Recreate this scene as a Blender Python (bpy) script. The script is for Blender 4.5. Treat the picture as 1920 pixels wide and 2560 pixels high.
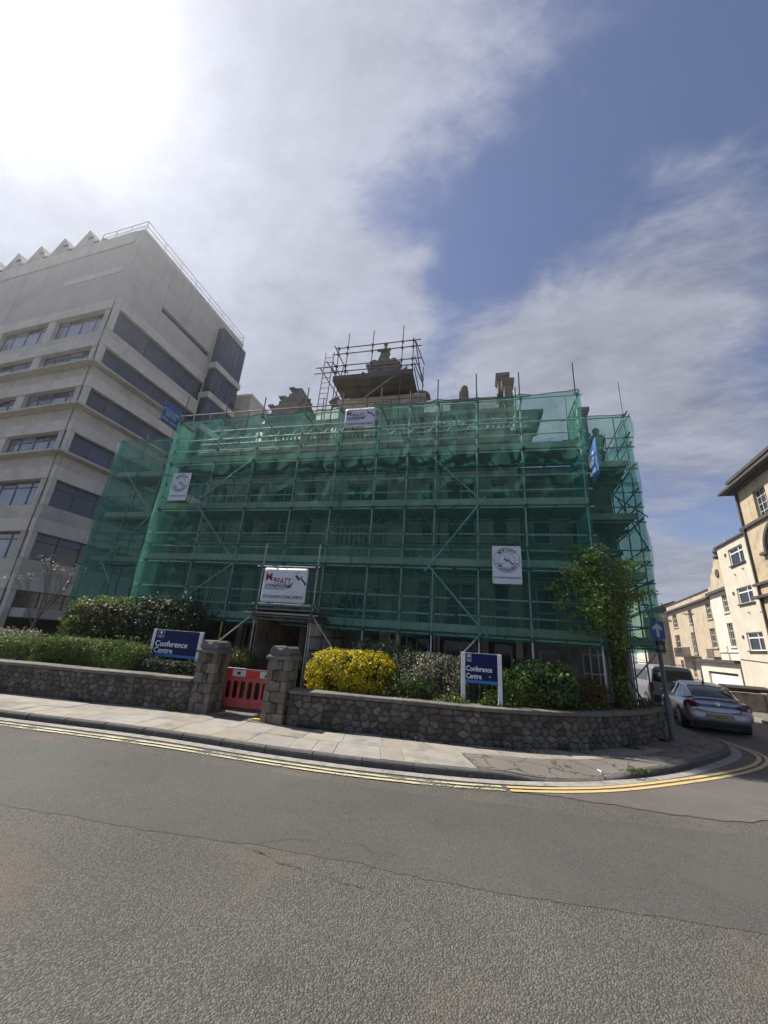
import bpy, math, random
import numpy as np
from mathutils import Matrix, Vector
for o in list(bpy.data.objects): bpy.data.objects.remove(o)
S = bpy.context.scene
COL = S.collection
R = math.radians
# ------------------------------------------------------------------ camera
cam = bpy.data.cameras.new('camera'); cam.sensor_fit = 'VERTICAL'; cam.sensor_height = 36
cam.lens = 36 * 955 / 2560; cam.clip_start = .05; cam.clip_end = 3000
camo = bpy.data.objects.new('camera', cam); COL.objects.link(camo); S.camera = camo
camo.matrix_world = Matrix(((.972786, .007654, .231579, 0), (.221423, -.32514, -.919378, 0), (.068259, .945635, -.317986, 2.15), (0, 0, 0, 1)))
# ------------------------------------------------------------------ sky and sun
SUN_AZ, SUN_EL = -77.0, 53.8       # degrees from +Y towards +X, above the horizon
sdir = Vector((math.sin(R(SUN_AZ)) * math.cos(R(SUN_EL)), math.cos(R(SUN_AZ)) * math.cos(R(SUN_EL)), math.sin(R(SUN_EL))))
sun = bpy.data.lights.new('sun', 'SUN'); sun.energy = 3.9; sun.angle = R(.6); sun.color = (1, .95, .86)
suno = bpy.data.objects.new('sun', sun); COL.objects.link(suno)
suno.rotation_euler = sdir.to_track_quat('Z', 'Y').to_euler(); suno.location = sdir * 60
W = bpy.data.worlds.new('World'); S.world = W; W.use_nodes = True
wn, wl = W.node_tree.nodes, W.node_tree.links
wn.clear()
def wnode(t, **k):
    n = wn.new(t)
    for a, b in k.items(): setattr(n, a, b)
    return n
def wmath(op, a, b=None, c=None, clamp=False):
    n = wnode('ShaderNodeMath', operation=op, use_clamp=clamp)
    for i, v in enumerate((a, b, c)):
        if v is None: continue
        if isinstance(v, (int, float)): n.inputs[i].default_value = v
        else: wl.new(v, n.inputs[i])
    return n.outputs[0]
tc = wnode('ShaderNodeTexCoord')
nor = wnode('ShaderNodeVectorMath', operation='NORMALIZE'); wl.new(tc.outputs['Generated'], nor.inputs[0]); D = nor.outputs[0]
sky = wnode('ShaderNodeTexSky', sky_type='NISHITA'); sky.sun_disc = False
sky.sun_elevation = R(SUN_EL); sky.sun_rotation = R(SUN_AZ); sky.air_density = 1.0; sky.dust_density = .4; sky.ozone_density = 2.2
# cloud plane coordinates and wind-blown wisps
sep = wnode('ShaderNodeSeparateXYZ'); wl.new(D, sep.inputs[0])
zc = wmath('ADD', wmath('MAXIMUM', sep.outputs[2], 0.0), .12)
cmb = wnode('ShaderNodeCombineXYZ'); wl.new(wmath('DIVIDE', sep.outputs[0], zc), cmb.inputs[0]); wl.new(wmath('DIVIDE', sep.outputs[1], zc), cmb.inputs[1])
def wnoise(vec, scale, det, rough, dist=0, sc=(1, 1, 1), rot=0, loc=(0, 0, 0)):
    m = wnode('ShaderNodeMapping'); m.inputs['Scale'].default_value = sc; m.inputs['Rotation'].default_value = (0, 0, rot); m.inputs['Location'].default_value = loc
    wl.new(vec, m.inputs[0]); n = wnode('ShaderNodeTexNoise'); wl.new(m.outputs[0], n.inputs['Vector'])
    n.inputs['Scale'].default_value = scale; n.inputs['Detail'].default_value = det; n.inputs['Roughness'].default_value = rough; n.inputs['Distortion'].default_value = dist
    return n
nA = wnoise(cmb.outputs[0], 1.3, 9, .52, .15, (1, 1.5, 1), .5, (3.1, 1.7, 0))
nB = wnoise(cmb.outputs[0], 3.4, 12, .66, .35, (1, 1.5, 1), .9, (7.3, 2.2, 0)); nC = wnoise(cmb.outputs[0], 9.0, 10, .68, .5, (1, 2.2, 1), 1.0, (1.3, 8.2, 0))
# direction warp, so that the cloud banks have ragged edges
nW = wnoise(D, 3.2, 7, .6, .3)
sub = wnode('ShaderNodeVectorMath', operation='SUBTRACT'); wl.new(nW.outputs['Color'], sub.inputs[0]); sub.inputs[1].default_value = (.5, .5, .5)
scl = wnode('ShaderNodeVectorMath', operation='SCALE'); wl.new(sub.outputs[0], scl.inputs[0]); scl.inputs['Scale'].default_value = .22
add = wnode('ShaderNodeVectorMath', operation='ADD'); wl.new(D, add.inputs[0]); wl.new(scl.outputs[0], add.inputs[1])
nrm2 = wnode('ShaderNodeVectorMath', operation='NORMALIZE'); wl.new(add.outputs[0], nrm2.inputs[0]); DW = nrm2.outputs[0]
def lobe(vec, d, k, a):
    v = Vector(d).normalized(); n = wnode('ShaderNodeVectorMath', operation='DOT_PRODUCT'); wl.new(vec, n.inputs[0]); n.inputs[1].default_value = v
    e = wmath('EXPONENT', wmath('MULTIPLY', wmath('SUBTRACT', n.outputs['Value'], 1.0), k)); return wmath('MULTIPLY', e, a)
BANKS = [((-0.603, 0.224, 0.766), 6, 0.5), ((-0.603, 0.376, 0.703), 14, 0.5), ((-0.490, 0.326, 0.809), 26, 0.3), ((-0.456, 0.528, 0.716), 40, 0.55), ((-0.434, 0.677, 0.594), 60, 0.5), ((-0.323, 0.670, 0.668), 90, 0.35), ((-0.299, 0.305, 0.904), 40, 0.26), ((-0.124, 0.326, 0.937), 60, 0.24), ((-0.015, 0.401, 0.916), 60, 0.18), ((-0.179, 0.398, 0.900), 70, 0.2), ((-0.182, 0.679, 0.711), 120, 0.3), ((-0.123, 0.635, 0.763), 500, 0.35), ((0.081, 0.775, 0.627), 80, 0.8), ((0.223, 0.748, 0.625), 80, 0.75), ((-0.290, 0.581, 0.760), 160, 0.3), ((-0.387, 0.626, 0.677), 80, 0.4), ((0.341, 0.707, 0.620), 90, 0.252), ((0.389, 0.610, 0.690), 90, 0.216), ((0.423, 0.525, 0.738), 80, 0.2592), ((0.327, 0.554, 0.766), 120, 0.144), ((0.213, 0.372, 0.903), 120, 0.22), ((0.459, 0.764, 0.454), 70, 0.2592), ((0.354, 0.779, 0.517), 80, 0.216), ((0.433, 0.820, 0.374), 80, 0.2592), ((0.429, 0.889, 0.160), 120, 0.7), ((0.477, 0.868, 0.141), 120, 0.5), ((0.358, 0.410, 0.839), 40, -0.4), ((0.185, 0.496, 0.848), 60, -0.3), ((0.027, 0.648, 0.761), 120, -0.5), ((0.210, 0.651, 0.729), 100, -0.3), ((-0.268, 0.463, 0.845), 120, -0.4), ((-0.132, 0.546, 0.827), 120, -0.4), ((-0.034, 0.472, 0.881), 120, -0.2), ((-0.392, 0.364, 0.845), 500, -0.25), ((0.465, 0.848, 0.255), 260, -0.8), ((0.497, 0.684, 0.534), 300, -0.2), ((-0.023, 0.697, 0.717), 300, -0.25)]
cov = 0.0
for d, k, a in BANKS: cov = wmath('ADD', lobe(DW, d, k, a), cov)
cov = wmath('ADD', cov, wmath('MULTIPLY', wmath('SUBTRACT', nA.outputs['Fac'], .5), 1.0))
cov = wmath('ADD', cov, wmath('MULTIPLY', wmath('SUBTRACT', nB.outputs['Fac'], .5), 1.25))
cov = wmath('ADD', cov, wmath('MULTIPLY', wmath('SUBTRACT', nC.outputs['Fac'], .5), .55))
mr = wnode('ShaderNodeMapRange', interpolation_type='SMOOTHSTEP'); wl.new(cov, mr.inputs[0]); mr.inputs[1].default_value = -.16; mr.inputs[2].default_value = .80; mr.inputs[3].default_value = 0.03; mr.inputs[4].default_value = .94
CL = mr.outputs[0]
# cloud brightness: lit from behind near the sun
g1 = lobe(D, sdir, 2.6, .13); g2 = lobe(D, sdir, 60, .10); g3 = lobe(D, sdir, 16, .03)
shade = wmath('ADD', wmath('MULTIPLY_ADD', nB.outputs['Fac'], .24, .03), wmath('MULTIPLY', nC.outputs['Fac'], .08))
cb = wmath('ADD', wmath('ADD', shade, g1), g3)
ccol = wnode('ShaderNodeVectorMath', operation='SCALE'); ccol.inputs[0].default_value = (.89, .94, 1.12); wl.new(cb, ccol.inputs['Scale'])
tint = wnode('ShaderNodeVectorMath', operation='MULTIPLY'); wl.new(sky.outputs[0], tint.inputs[0]); tint.inputs[1].default_value = (.066, .057, .060)
mix = wnode('ShaderNodeMix', data_type='RGBA'); wl.new(CL, mix.inputs['Factor']); wl.new(tint.outputs[0], mix.inputs['A']); wl.new(ccol.outputs[0], mix.inputs['B'])
# aureole of the sun through thin cloud
gl = wnode('ShaderNodeVectorMath', operation='SCALE'); gl.inputs[0].default_value = (1, .99, .96); wl.new(wmath('ADD', g2, wmath('ADD', lobe(D, sdir, 110, .16), lobe(D, sdir, 520, 8))), gl.inputs['Scale'])
fin = wnode('ShaderNodeVectorMath', operation='ADD'); wl.new(mix.outputs['Result'], fin.inputs[0]); wl.new(gl.outputs[0], fin.inputs[1])
hz = wnode('ShaderNodeMapRange', interpolation_type='SMOOTHSTEP'); wl.new(sep.outputs[2], hz.inputs[0]); hz.inputs[1].default_value = .01; hz.inputs[2].default_value = .20; hz.inputs[3].default_value = 0.0; hz.inputs[4].default_value = 1.0
hm = wnode('ShaderNodeMix', data_type='RGBA'); wl.new(hz.outputs[0], hm.inputs['Factor']); hm.inputs['A'].default_value = (.25, .27, .32, 1); wl.new(fin.outputs[0], hm.inputs['B'])
bg = wnode('ShaderNodeBackground'); wl.new(hm.outputs['Result'], bg.inputs[0]); bg.inputs[1].default_value = 1.0
wo = wnode('ShaderNodeOutputWorld'); wl.new(bg.outputs[0], wo.inputs[0])
S.render.engine = 'CYCLES'
S.cycles.max_bounces = 6; S.cycles.transparent_max_bounces = 24; S.cycles.diffuse_bounces = 3
S.view_settings.view_transform = 'Standard'; S.view_settings.look = 'None'; S.view_settings.exposure = 1.0; S.view_settings.gamma = 1
S.view_settings.use_curve_mapping = False

# ------------------------------------------------------------------ materials
MATS = {}
def M(name, c1, c2=None, sc=3.0, rough=.8, bump=0.0, bsc=30.0, metal=0.0, rnd=0.0, c3=None, sc3=.6, spec=.5, det=6, bdist=.02, stretch=None, dirt=None, streak=0.0):
    if name in MATS: return MATS[name]
    m = bpy.data.materials.new(name); m.use_nodes = True; nt = m.node_tree; N, L = nt.nodes, nt.links
    b = N['Principled BSDF']; b.inputs['Roughness'].default_value = rough; b.inputs['Metallic'].default_value = metal; b.inputs['Specular IOR Level'].default_value = spec
    g = N.new('ShaderNodeNewGeometry'); pos = g.outputs['Position']
    if stretch:
        mp = N.new('ShaderNodeMapping'); mp.inputs['Scale'].default_value = stretch; L.new(pos, mp.inputs[0]); pos = mp.outputs[0]
    def noise(s, d=6, r=.6):
        n = N.new('ShaderNodeTexNoise'); n.inputs['Scale'].default_value = s; n.inputs['Detail'].default_value = d; n.inputs['Roughness'].default_value = r; L.new(pos, n.inputs['Vector']); return n.outputs['Fac']
    def ramp(f, lo, hi):
        r = N.new('ShaderNodeMapRange'); r.interpolation_type = 'SMOOTHSTEP'; L.new(f, r.inputs[0]); r.inputs[1].default_value = lo; r.inputs[2].default_value = hi; return r.outputs[0]
    def mx(f, a, c):
        x = N.new('ShaderNodeMix'); x.data_type = 'RGBA'
        if isinstance(f, float): x.inputs['Factor'].default_value = f
        else: L.new(f, x.inputs['Factor'])
        for nm, v in (('A', a), ('B', c)):
            if isinstance(v, tuple): x.inputs[nm].default_value = (*v, 1)
            else: L.new(v, x.inputs[nm])
        return x.outputs['Result']
    col = c1
    if c2: col = mx(ramp(noise(sc, det), .32, .68), c1, c2)
    if c3: col = mx(ramp(noise(sc3, 5), .5, .72), col, c3)
    if dirt:
        col = mx(ramp(noise(dirt[1], 8, .7), dirt[2], dirt[3]), col, dirt[0])
    if streak:
        ms_ = N.new('ShaderNodeMapping'); ms_.inputs['Scale'].default_value = (3.2, 3.2, .22); L.new(g.outputs['Position'], ms_.inputs[0]); sn = N.new('ShaderNodeTexNoise'); sn.inputs['Scale'].default_value = 1.0; sn.inputs['Detail'].default_value = 7; sn.inputs['Roughness'].default_value = .7; L.new(ms_.outputs[0], sn.inputs['Vector'])
        sr = N.new('ShaderNodeMapRange'); sr.interpolation_type = 'SMOOTHSTEP'; L.new(sn.outputs['Fac'], sr.inputs[0]); sr.inputs[1].default_value = .50; sr.inputs[2].default_value = .74; sr.inputs[4].default_value = streak; dk = tuple(v * .45 for v in c1); col = mx(sr.outputs[0], col, dk)
    if rnd:
        oi = N.new('ShaderNodeObjectInfo'); h = N.new('ShaderNodeHueSaturation'); r = N.new('ShaderNodeMapRange'); L.new(oi.outputs['Random'], r.inputs[0])
        r.inputs[3].default_value = 1 - rnd; r.inputs[4].default_value = 1 + rnd; L.new(r.outputs[0], h.inputs['Value'])
        w = N.new('ShaderNodeTexWhiteNoise'); w.noise_dimensions = '1D'; L.new(oi.outputs['Random'], w.inputs['W']); r2 = N.new('ShaderNodeMapRange'); L.new(w.outputs['Value'], r2.inputs[0])
        r2.inputs[3].default_value = .6; r2.inputs[4].default_value = 1.35; L.new(r2.outputs[0], h.inputs['Saturation'])
        if isinstance(col, tuple): h.inputs['Color'].default_value = (*col, 1)
        else: L.new(col, h.inputs['Color'])
        col = h.outputs[0]
    if isinstance(col, tuple): b.inputs['Base Color'].default_value = (*col, 1)
    else: L.new(col, b.inputs['Base Color'])
    if bump:
        bp = N.new('ShaderNodeBump'); bp.inputs['Strength'].default_value = bump; bp.inputs['Distance'].default_value = bdist; L.new(noise(bsc, 5, .65), bp.inputs['Height']); L.new(bp.outputs[0], b.inputs['Normal'])
    MATS[name] = m; return m
def leafmat(name, dark, mid, light, trans=.35, rough=.45):
    m = bpy.data.materials.new(name); m.use_nodes = True; nt = m.node_tree; N, L = nt.nodes, nt.links
    b = N['Principled BSDF']; b.inputs['Roughness'].default_value = rough; b.inputs['Specular IOR Level'].default_value = .4
    a = N.new('ShaderNodeAttribute'); a.attribute_name = 'tone'; r = N.new('ShaderNodeValToRGB'); L.new(a.outputs['Fac'], r.inputs[0])
    e = r.color_ramp.elements; e[0].position = 0; e[0].color = (*dark, 1); e[1].position = 1; e[1].color = (*light, 1); x = r.color_ramp.elements.new(.5); x.color = (*mid, 1)
    L.new(r.outputs[0], b.inputs['Base Color'])
    t = N.new('ShaderNodeBsdfTranslucent'); L.new(r.outputs[0], t.inputs[0]); ms = N.new('ShaderNodeMixShader'); ms.inputs[0].default_value = trans
    L.new(b.outputs[0], ms.inputs[1]); L.new(t.outputs[0], ms.inputs[2]); L.new(ms.outputs[0], N['Material Output'].inputs[0]); return m
concrete = M('concrete', (.57, .525, .44), (.49, .45, .375), 1.3, .9, .25, 60, c3=(.40, .375, .33), sc3=.35, dirt=((.30, .285, .25), 2.2, .60, .80), streak=.5)
concrete_hi = M('concrete_pale', (.66, .61, .52), (.58, .535, .455), 1.1, .9, .2, 50, c3=(.48, .455, .41), sc3=.5, streak=.4)
concrete_blank = M('concrete_fine', (.54, .50, .43), (.48, .45, .385), .8, .9, .15, 60, c3=(.43, .41, .37), sc3=.3, streak=.35)
glass_dark = M('dark_glass', (.028, .040, .060), (.05, .065, .088), .5, .08, spec=.6, rnd=.3)
glass_blue = M('blind_glass', (.22, .25, .28), (.15, .175, .205), .7, .12, rnd=.2, spec=.7)
glass_dim = M('dim_glass', (.02, .024, .03), (.035, .04, .045), 1.2, .1, spec=.45)
metal_frame = M('window_metal', (.05, .055, .06), rough=.5)
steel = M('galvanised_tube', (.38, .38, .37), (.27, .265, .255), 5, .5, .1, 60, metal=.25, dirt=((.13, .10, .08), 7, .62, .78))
steel_lit = M('lit_galvanised_tube', (.66, .66, .64), (.54, .54, .52), 5, .6, .1, 60, metal=.05, dirt=((.34, .31, .28), 7, .64, .8))  # copy of the galvanised tube, lightened to look lit through the netting
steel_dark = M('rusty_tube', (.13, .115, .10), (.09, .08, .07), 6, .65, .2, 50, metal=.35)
alloy = M('alloy_tube', (.62, .63, .64), (.5, .51, .52), 5, .55, metal=.1)
coupler_m = M('coupler_steel', (.09, .08, .07), (.16, .13, .10), 20, .6, metal=.4)
board_m = M('scaffold_timber', (.17, .15, .125), (.12, .105, .085), 2, .85, .3, 30, rnd=.25, stretch=(.6, 6, 6), dirt=((.09, .08, .07), 3, .5, .75))
toe_m = M('toe_timber', (.62, .56, .46), (.50, .45, .36), 2, .85, .3, 30, rnd=.2, stretch=(.6, 6, 6), dirt=((.36, .32, .27), 3, .55, .8))
ply_out = M('brightened_ply', (.60, .52, .41), (.46, .39, .30), 2.5, .75, .2, 20, rnd=.15, dirt=((.28, .24, .19), 3, .55, .8))  # hoarding ply with dirt blotches, lightened to stand in for sky light outside
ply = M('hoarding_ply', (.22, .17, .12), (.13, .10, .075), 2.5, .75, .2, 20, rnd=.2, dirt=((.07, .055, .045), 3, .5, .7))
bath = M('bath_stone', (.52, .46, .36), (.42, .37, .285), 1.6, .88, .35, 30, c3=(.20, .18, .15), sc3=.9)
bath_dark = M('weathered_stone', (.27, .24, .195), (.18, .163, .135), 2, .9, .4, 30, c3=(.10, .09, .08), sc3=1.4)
slate = M('slate', (.16, .15, .155), (.22, .20, .20), 7, .6, .3, 20, rnd=.2)
paint_white = M('white_paint', (.74, .74, .72), (.64, .64, .62), 3, .45)
rubble = M('limestone_rubble', (.145, .128, .104), (.08, .072, .060), 9, .95, .8, 45, rnd=.42, c3=(.19, .172, .145), sc3=5, bdist=.02, dirt=((.045, .047, .032), 2.5, .5, .7))
mortar = M('lime_mortar', (.085, .077, .064), (.055, .05, .042), 12, .98, .8, 60, c3=(.07, .08, .05), sc3=2)
quoin = M('dressed_quoin', (.20, .172, .128), (.13, .113, .086), 6, .92, .5, 50, rnd=.2, dirt=((.12, .115, .09), 4, .5, .72))
coping_m = M('coping_stone', (.17, .155, .13), (.11, .10, .086), 6, .95, .6, 50, rnd=.12, dirt=((.30, .285, .25), 8, .6, .74))
soil = M('garden_soil', (.05, .04, .03), (.08, .065, .045), 6, 1, .8, 20, c3=(.04, .055, .02), sc3=2)
# ------------------------------------------------------------------ builders
LOC = {}
class MB:
    def __init__(s): s.v = []; s.f = []; s.m = []
    def add(s, vs, fs, mi=0):
        n = len(s.v); s.v += [tuple(p) for p in vs]; s.f += [tuple(i + n for i in f) for f in fs]; s.m += [mi] * len(fs); return s
    def box(s, x0, x1, y0, y1, z0, z1, mi=0):
        return s.add([(x0, y0, z0), (x1, y0, z0), (x1, y1, z0), (x0, y1, z0), (x0, y0, z1), (x1, y0, z1), (x1, y1, z1), (x0, y1, z1)],
                     [(0, 3, 2, 1), (4, 5, 6, 7), (0, 1, 5, 4), (1, 2, 6, 5), (2, 3, 7, 6), (3, 0, 4, 7)], mi)
    def prism(s, poly, ax, a, b, mi=0):
        n = len(poly)
        def P(p, t): return {'x': (t, p[0], p[1]), 'y': (p[0], t, p[1]), 'z': (p[0], p[1], t)}[ax]
        vs = [P(p, a) for p in poly] + [P(p, b) for p in poly]
        return s.add(vs, [tuple(range(n))[::-1], tuple(range(n, 2 * n))] + [(i, (i + 1) % n, n + (i + 1) % n, n + i) for i in range(n)], mi)
    def tube(s, p0, p1, r0, r1=None, n=8, mi=0, cap=True):
        p0, p1 = Vector(p0), Vector(p1); r1 = r0 if r1 is None else r1; d = (p1 - p0).normalized(); u = d.orthogonal().normalized(); w = d.cross(u)
        vs = []
        for p, r in ((p0, r0), (p1, r1)):
            for i in range(n):
                t = 2 * math.pi * i / n; vs.append(p + u * (r * math.cos(t)) + w * (r * math.sin(t)))
        fs = [(i, (i + 1) % n, n + (i + 1) % n, n + i) for i in range(n)]
        if cap: fs += [tuple(range(n))[::-1], tuple(range(n, 2 * n))]
        return s.add(vs, fs, mi)
    def path(s, pts, r, n=6, mi=0):
        for a, b in zip(pts, pts[1:]): s.tube(a, b, r, n=n, mi=mi)
        return s
    def lathe(s, prof, c=(0, 0, 0), n=16, mi=0):
        vs = []
        for r, z in prof:
            for i in range(n): t = 2 * math.pi * i / n; vs.append((c[0] + r * math.cos(t), c[1] + r * math.sin(t), c[2] + z))
        fs = []
        for k in range(len(prof) - 1):
            for i in range(n): j = (i + 1) % n; fs.append((k * n + i, k * n + j, (k + 1) * n + j, (k + 1) * n + i))
        fs += [tuple(range(n))[::-1], tuple(range((len(prof) - 1) * n, len(prof) * n))]
        return s.add(vs, fs, mi)
    def mesh(s, name, mats, off=(0, 0, 0), smooth=False):
        me = bpy.data.meshes.new(name); o = off
        me.from_pydata([(p[0] - o[0], p[1] - o[1], p[2] - o[2]) for p in s.v], [], s.f)
        for m in (mats if isinstance(mats, (list, tuple)) else [mats]): me.materials.append(m)
        me.polygons.foreach_set('material_index', s.m)
        if smooth: me.polygons.foreach_set('use_smooth', [True] * len(s.f))
        me.update(); return me
    def build(s, name, mats, parent=None, smooth=False, bevel=0, **tags):
        off = LOC.get(parent.name, (0, 0, 0)) if parent else (0, 0, 0)
        me = s.mesh(name, mats, off, smooth); o = bpy.data.objects.new(name, me); COL.objects.link(o)
        if parent: o.parent = parent; LOC[o.name] = off
        if bevel: b = o.modifiers.new('bevel', 'BEVEL'); b.width = bevel; b.segments = 2; b.limit_method = 'ANGLE'
        for k, v in tags.items(): o[k] = v
        return o
def thing(name, label, cat, loc=(0, 0, 0), rz=0.0, group=None):
    o = bpy.data.objects.new(name, None); COL.objects.link(o); o.location = loc; o.rotation_euler = (0, 0, rz); o.empty_display_size = .2
    o['label'] = label; o['category'] = cat
    if group: o['group'] = group
    LOC[o.name] = tuple(loc) if rz == 0 else (0, 0, 0)
    return o
def inst(name, me, parent, loc, rot=(0, 0, 0), scale=(1, 1, 1), **tags):
    o = bpy.data.objects.new(name, me); COL.objects.link(o)
    off = LOC.get(parent.name, (0, 0, 0)) if parent else (0, 0, 0)
    if parent: o.parent = parent
    o.location = (loc[0] - off[0], loc[1] - off[1], loc[2] - off[2]); o.rotation_euler = rot; o.scale = scale
    for k, v in tags.items(): o[k] = v
    return o
UT = MB().tube((0, 0, 0), (0, 0, 1), 1, n=8)
UTM = {}
def tube(name, p0, p1, r, mat, parent, **tags):
    if mat.name not in UTM: UTM[mat.name] = UT.mesh('tube', mat, smooth=False)
    p0, p1 = Vector(p0), Vector(p1); d = p1 - p0; L = d.length
    return inst(name, UTM[mat.name], parent, p0, d.to_track_quat('Z', 'Y').to_euler(), (r, r, L), **tags)
UBM = {}
def ubox(name, x0, x1, y0, y1, z0, z1, mat, parent, rot=(0, 0, 0), **tags):
    if mat.name not in UBM: UBM[mat.name] = MB().box(-.5, .5, -.5, .5, -.5, .5).mesh('block', mat)
    return inst(name, UBM[mat.name], parent, ((x0 + x1) / 2, (y0 + y1) / 2, (z0 + z1) / 2), rot, (x1 - x0, y1 - y0, z1 - z0), **tags)
def text(body, size, mat, parent, mw, name='lettering', align='CENTER', shear=0, bold=0, sx=1.0, spacing=1.0, extrude=.002, fit=None, tall=None):
    c = bpy.data.curves.new(name, 'FONT'); c.body = body; c.size = size; c.align_x = align; c.align_y = 'CENTER'; c.extrude = extrude; c.shear = shear; c.offset = bold * 4 * size; c.space_character = spacing; c.resolution_u = 3
    c.materials.append(mat); t = bpy.data.objects.new(name, c); COL.objects.link(t)
    bpy.context.view_layer.update()
    me = bpy.data.meshes.new_from_object(t); bpy.data.objects.remove(t); bpy.data.curves.remove(c); me.name = name
    if fit or tall:
        xs = [v.co.x for v in me.vertices]; ys = [v.co.y for v in me.vertices]
        if fit: sx = fit / (max(xs) - min(xs))
        if tall: me.transform(Matrix.Translation((0, -(max(ys) + min(ys)) / 2, 0))); me.transform(Matrix.Diagonal((1, tall / (max(ys) - min(ys)), 1, 1)))
    o = bpy.data.objects.new(name, me); COL.objects.link(o); o.parent = parent
    o.matrix_local = mw @ Matrix.Diagonal((sx, 1, 1, 1)); return o
def plane_mat(origin, right, up):
    r, u = Vector(right).normalized(), Vector(up).normalized(); n = r.cross(u)
    return Matrix(((r.x, u.x, n.x, origin[0]), (r.y, u.y, n.y, origin[1]), (r.z, u.z, n.z, origin[2]), (0, 0, 0, 1)))
rng = np.random.default_rng(7)
def leafmesh(name, P, Nn, size, mat, parent, tone=None, seed=1, aspect=.55, jitter=.7, **tags):
    g = np.random.default_rng(seed); n = len(P)
    a = Nn + g.normal(0, jitter, (n, 3)); a /= np.linalg.norm(a, axis=1)[:, None]
    t = g.normal(0, 1, (n, 3)); b = np.cross(a, t); b /= np.linalg.norm(b, axis=1)[:, None] + 1e-9; c = np.cross(a, b)
    s = size * g.uniform(.6, 1.35, n)[:, None]
    # leaf plane spanned by b (length) and c (width), normal a; the tip droops a little
    v0 = P - b * s * .5; v1 = P + c * s * aspect * .5 + a * s * .08; v2 = P + b * s * .5 - a * s * .12; v3 = P - c * s * aspect * .5 + a * s * .08
    V = np.stack([v0, v1, v2, v3], 1).reshape(-1, 3)
    off = np.array(LOC.get(parent.name, (0, 0, 0)) if parent else (0, 0, 0)); V = V - off
    me = bpy.data.meshes.new(name); me.vertices.add(4 * n); me.vertices.foreach_set('co', V.astype(np.float32).ravel())
    me.loops.add(4 * n); me.loops.foreach_set('vertex_index', np.arange(4 * n, dtype=np.int32)); me.polygons.add(n)
    me.polygons.foreach_set('loop_start', np.arange(0, 4 * n, 4, dtype=np.int32)); me.update(calc_edges=True)
    if tone is None: tone = g.uniform(0, 1, n)
    at = me.attributes.new('tone', 'FLOAT', 'FACE'); at.data.foreach_set('value', np.clip(tone, 0, 1).astype(np.float32)); me.materials.append(mat)
    o = bpy.data.objects.new(name, me); COL.objects.link(o)
    if parent: o.parent = parent
    for k, v in tags.items(): o[k] = v
    return o
def blob(n, c, r, seed, clumps=60, spread=.16, p=2.6, floor=None, inner=.12, lump=.10):
    g = np.random.default_rng(seed); c = np.array(c); r = np.array(r)
    d = g.normal(0, 1, (clumps, 3)); d /= (np.abs(d) ** p).sum(1)[:, None] ** (1 / p); rad = 1 - np.abs(g.normal(0, inner, clumps)) + g.normal(0, lump, clumps)
    cc = d * rad[:, None]; ct = g.uniform(.25, .75, clumps)
    i = g.integers(0, clumps, n); q = cc[i] + g.normal(0, spread, (n, 3)); dn = q / (np.linalg.norm(q, axis=1)[:, None] + 1e-6)
    # nothing far outside the shape
    m = (np.abs(q) ** p).sum(1) ** (1 / p); q = np.where((m > 1.08)[:, None], q / m[:, None] * g.uniform(.9, 1.1, n)[:, None], q)
    P = c + q * r; tone = ct[i] + g.normal(0, .16, n)
    if floor is not None: k = P[:, 2] > floor; P, dn, tone = P[k], dn[k], tone[k]
    return P, dn, tone
def stems(parent, base, tips, r, mat, name='stem', n=5):
    m = MB(); b = Vector(base)
    for t in tips:
        t = Vector(t); mid = b.lerp(t, .5) + Vector((random.uniform(-.05, .05), random.uniform(-.05, .05), random.uniform(0, .08)))
        m.tube(b, mid, r, r * .7, n=n).tube(mid, t, r * .7, r * .25, n=n)
    return m.build(name, mat, parent)
bark = M('bark', (.10, .08, .06), (.16, .13, .10), 12, .95, .6, 40)
def shrub(name, label, c, r, n, size, mat, seed, cat='shrub', group=None, floor=.6, clumps=70, spread=.16, p=2.6, inner=.12, lump=.10, jitter=.7, aspect=.55, shoots=90, shoot_len=1.0):
    t = thing(name, label, cat, (c[0], c[1], floor), group=group); random.seed(seed)
    P, dn, tone = blob(n, c, r, seed, clumps, spread, p, floor, inner, lump)
    g = np.random.default_rng(seed + 500); k = int(shoots); SP = []; SN = []; ST_ = []
    for _ in range(k):
        a = g.uniform(0, 6.28); e = g.uniform(.15, 1.0); d = np.array([math.cos(a) * math.cos(e), math.sin(a) * math.cos(e), math.sin(e)]); d0 = d / (np.abs(d) ** p).sum() ** (1 / p)
        b0 = np.array(c) + d0 * np.array(r) * .95; L = g.uniform(.08, .26) * shoot_len; dirn = np.array([d[0] * .5, d[1] * .5, 1.0]); nl = g.integers(7, 14); tt = g.uniform(0, 1, nl)[:, None]
        SP.append(b0 + dirn * L * tt + g.normal(0, size * .45, (nl, 3))); SN.append(np.tile(d, (nl, 1))); ST_ += [g.uniform(.35, .8)] * nl
    P = np.concatenate([P] + SP); dn = np.concatenate([dn] + SN); tone = np.concatenate([tone, ST_])
    leafmesh('foliage', P, dn, size, mat, t, tone, seed, aspect, jitter)
    stems(t, (c[0], c[1], floor), [(c[0] + random.uniform(-.7, .7) * r[0], c[1] + random.uniform(-.7, .7) * r[1], c[2] + random.uniform(.2, .8) * r[2]) for _ in range(9)], .018, bark)
    return t
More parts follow.
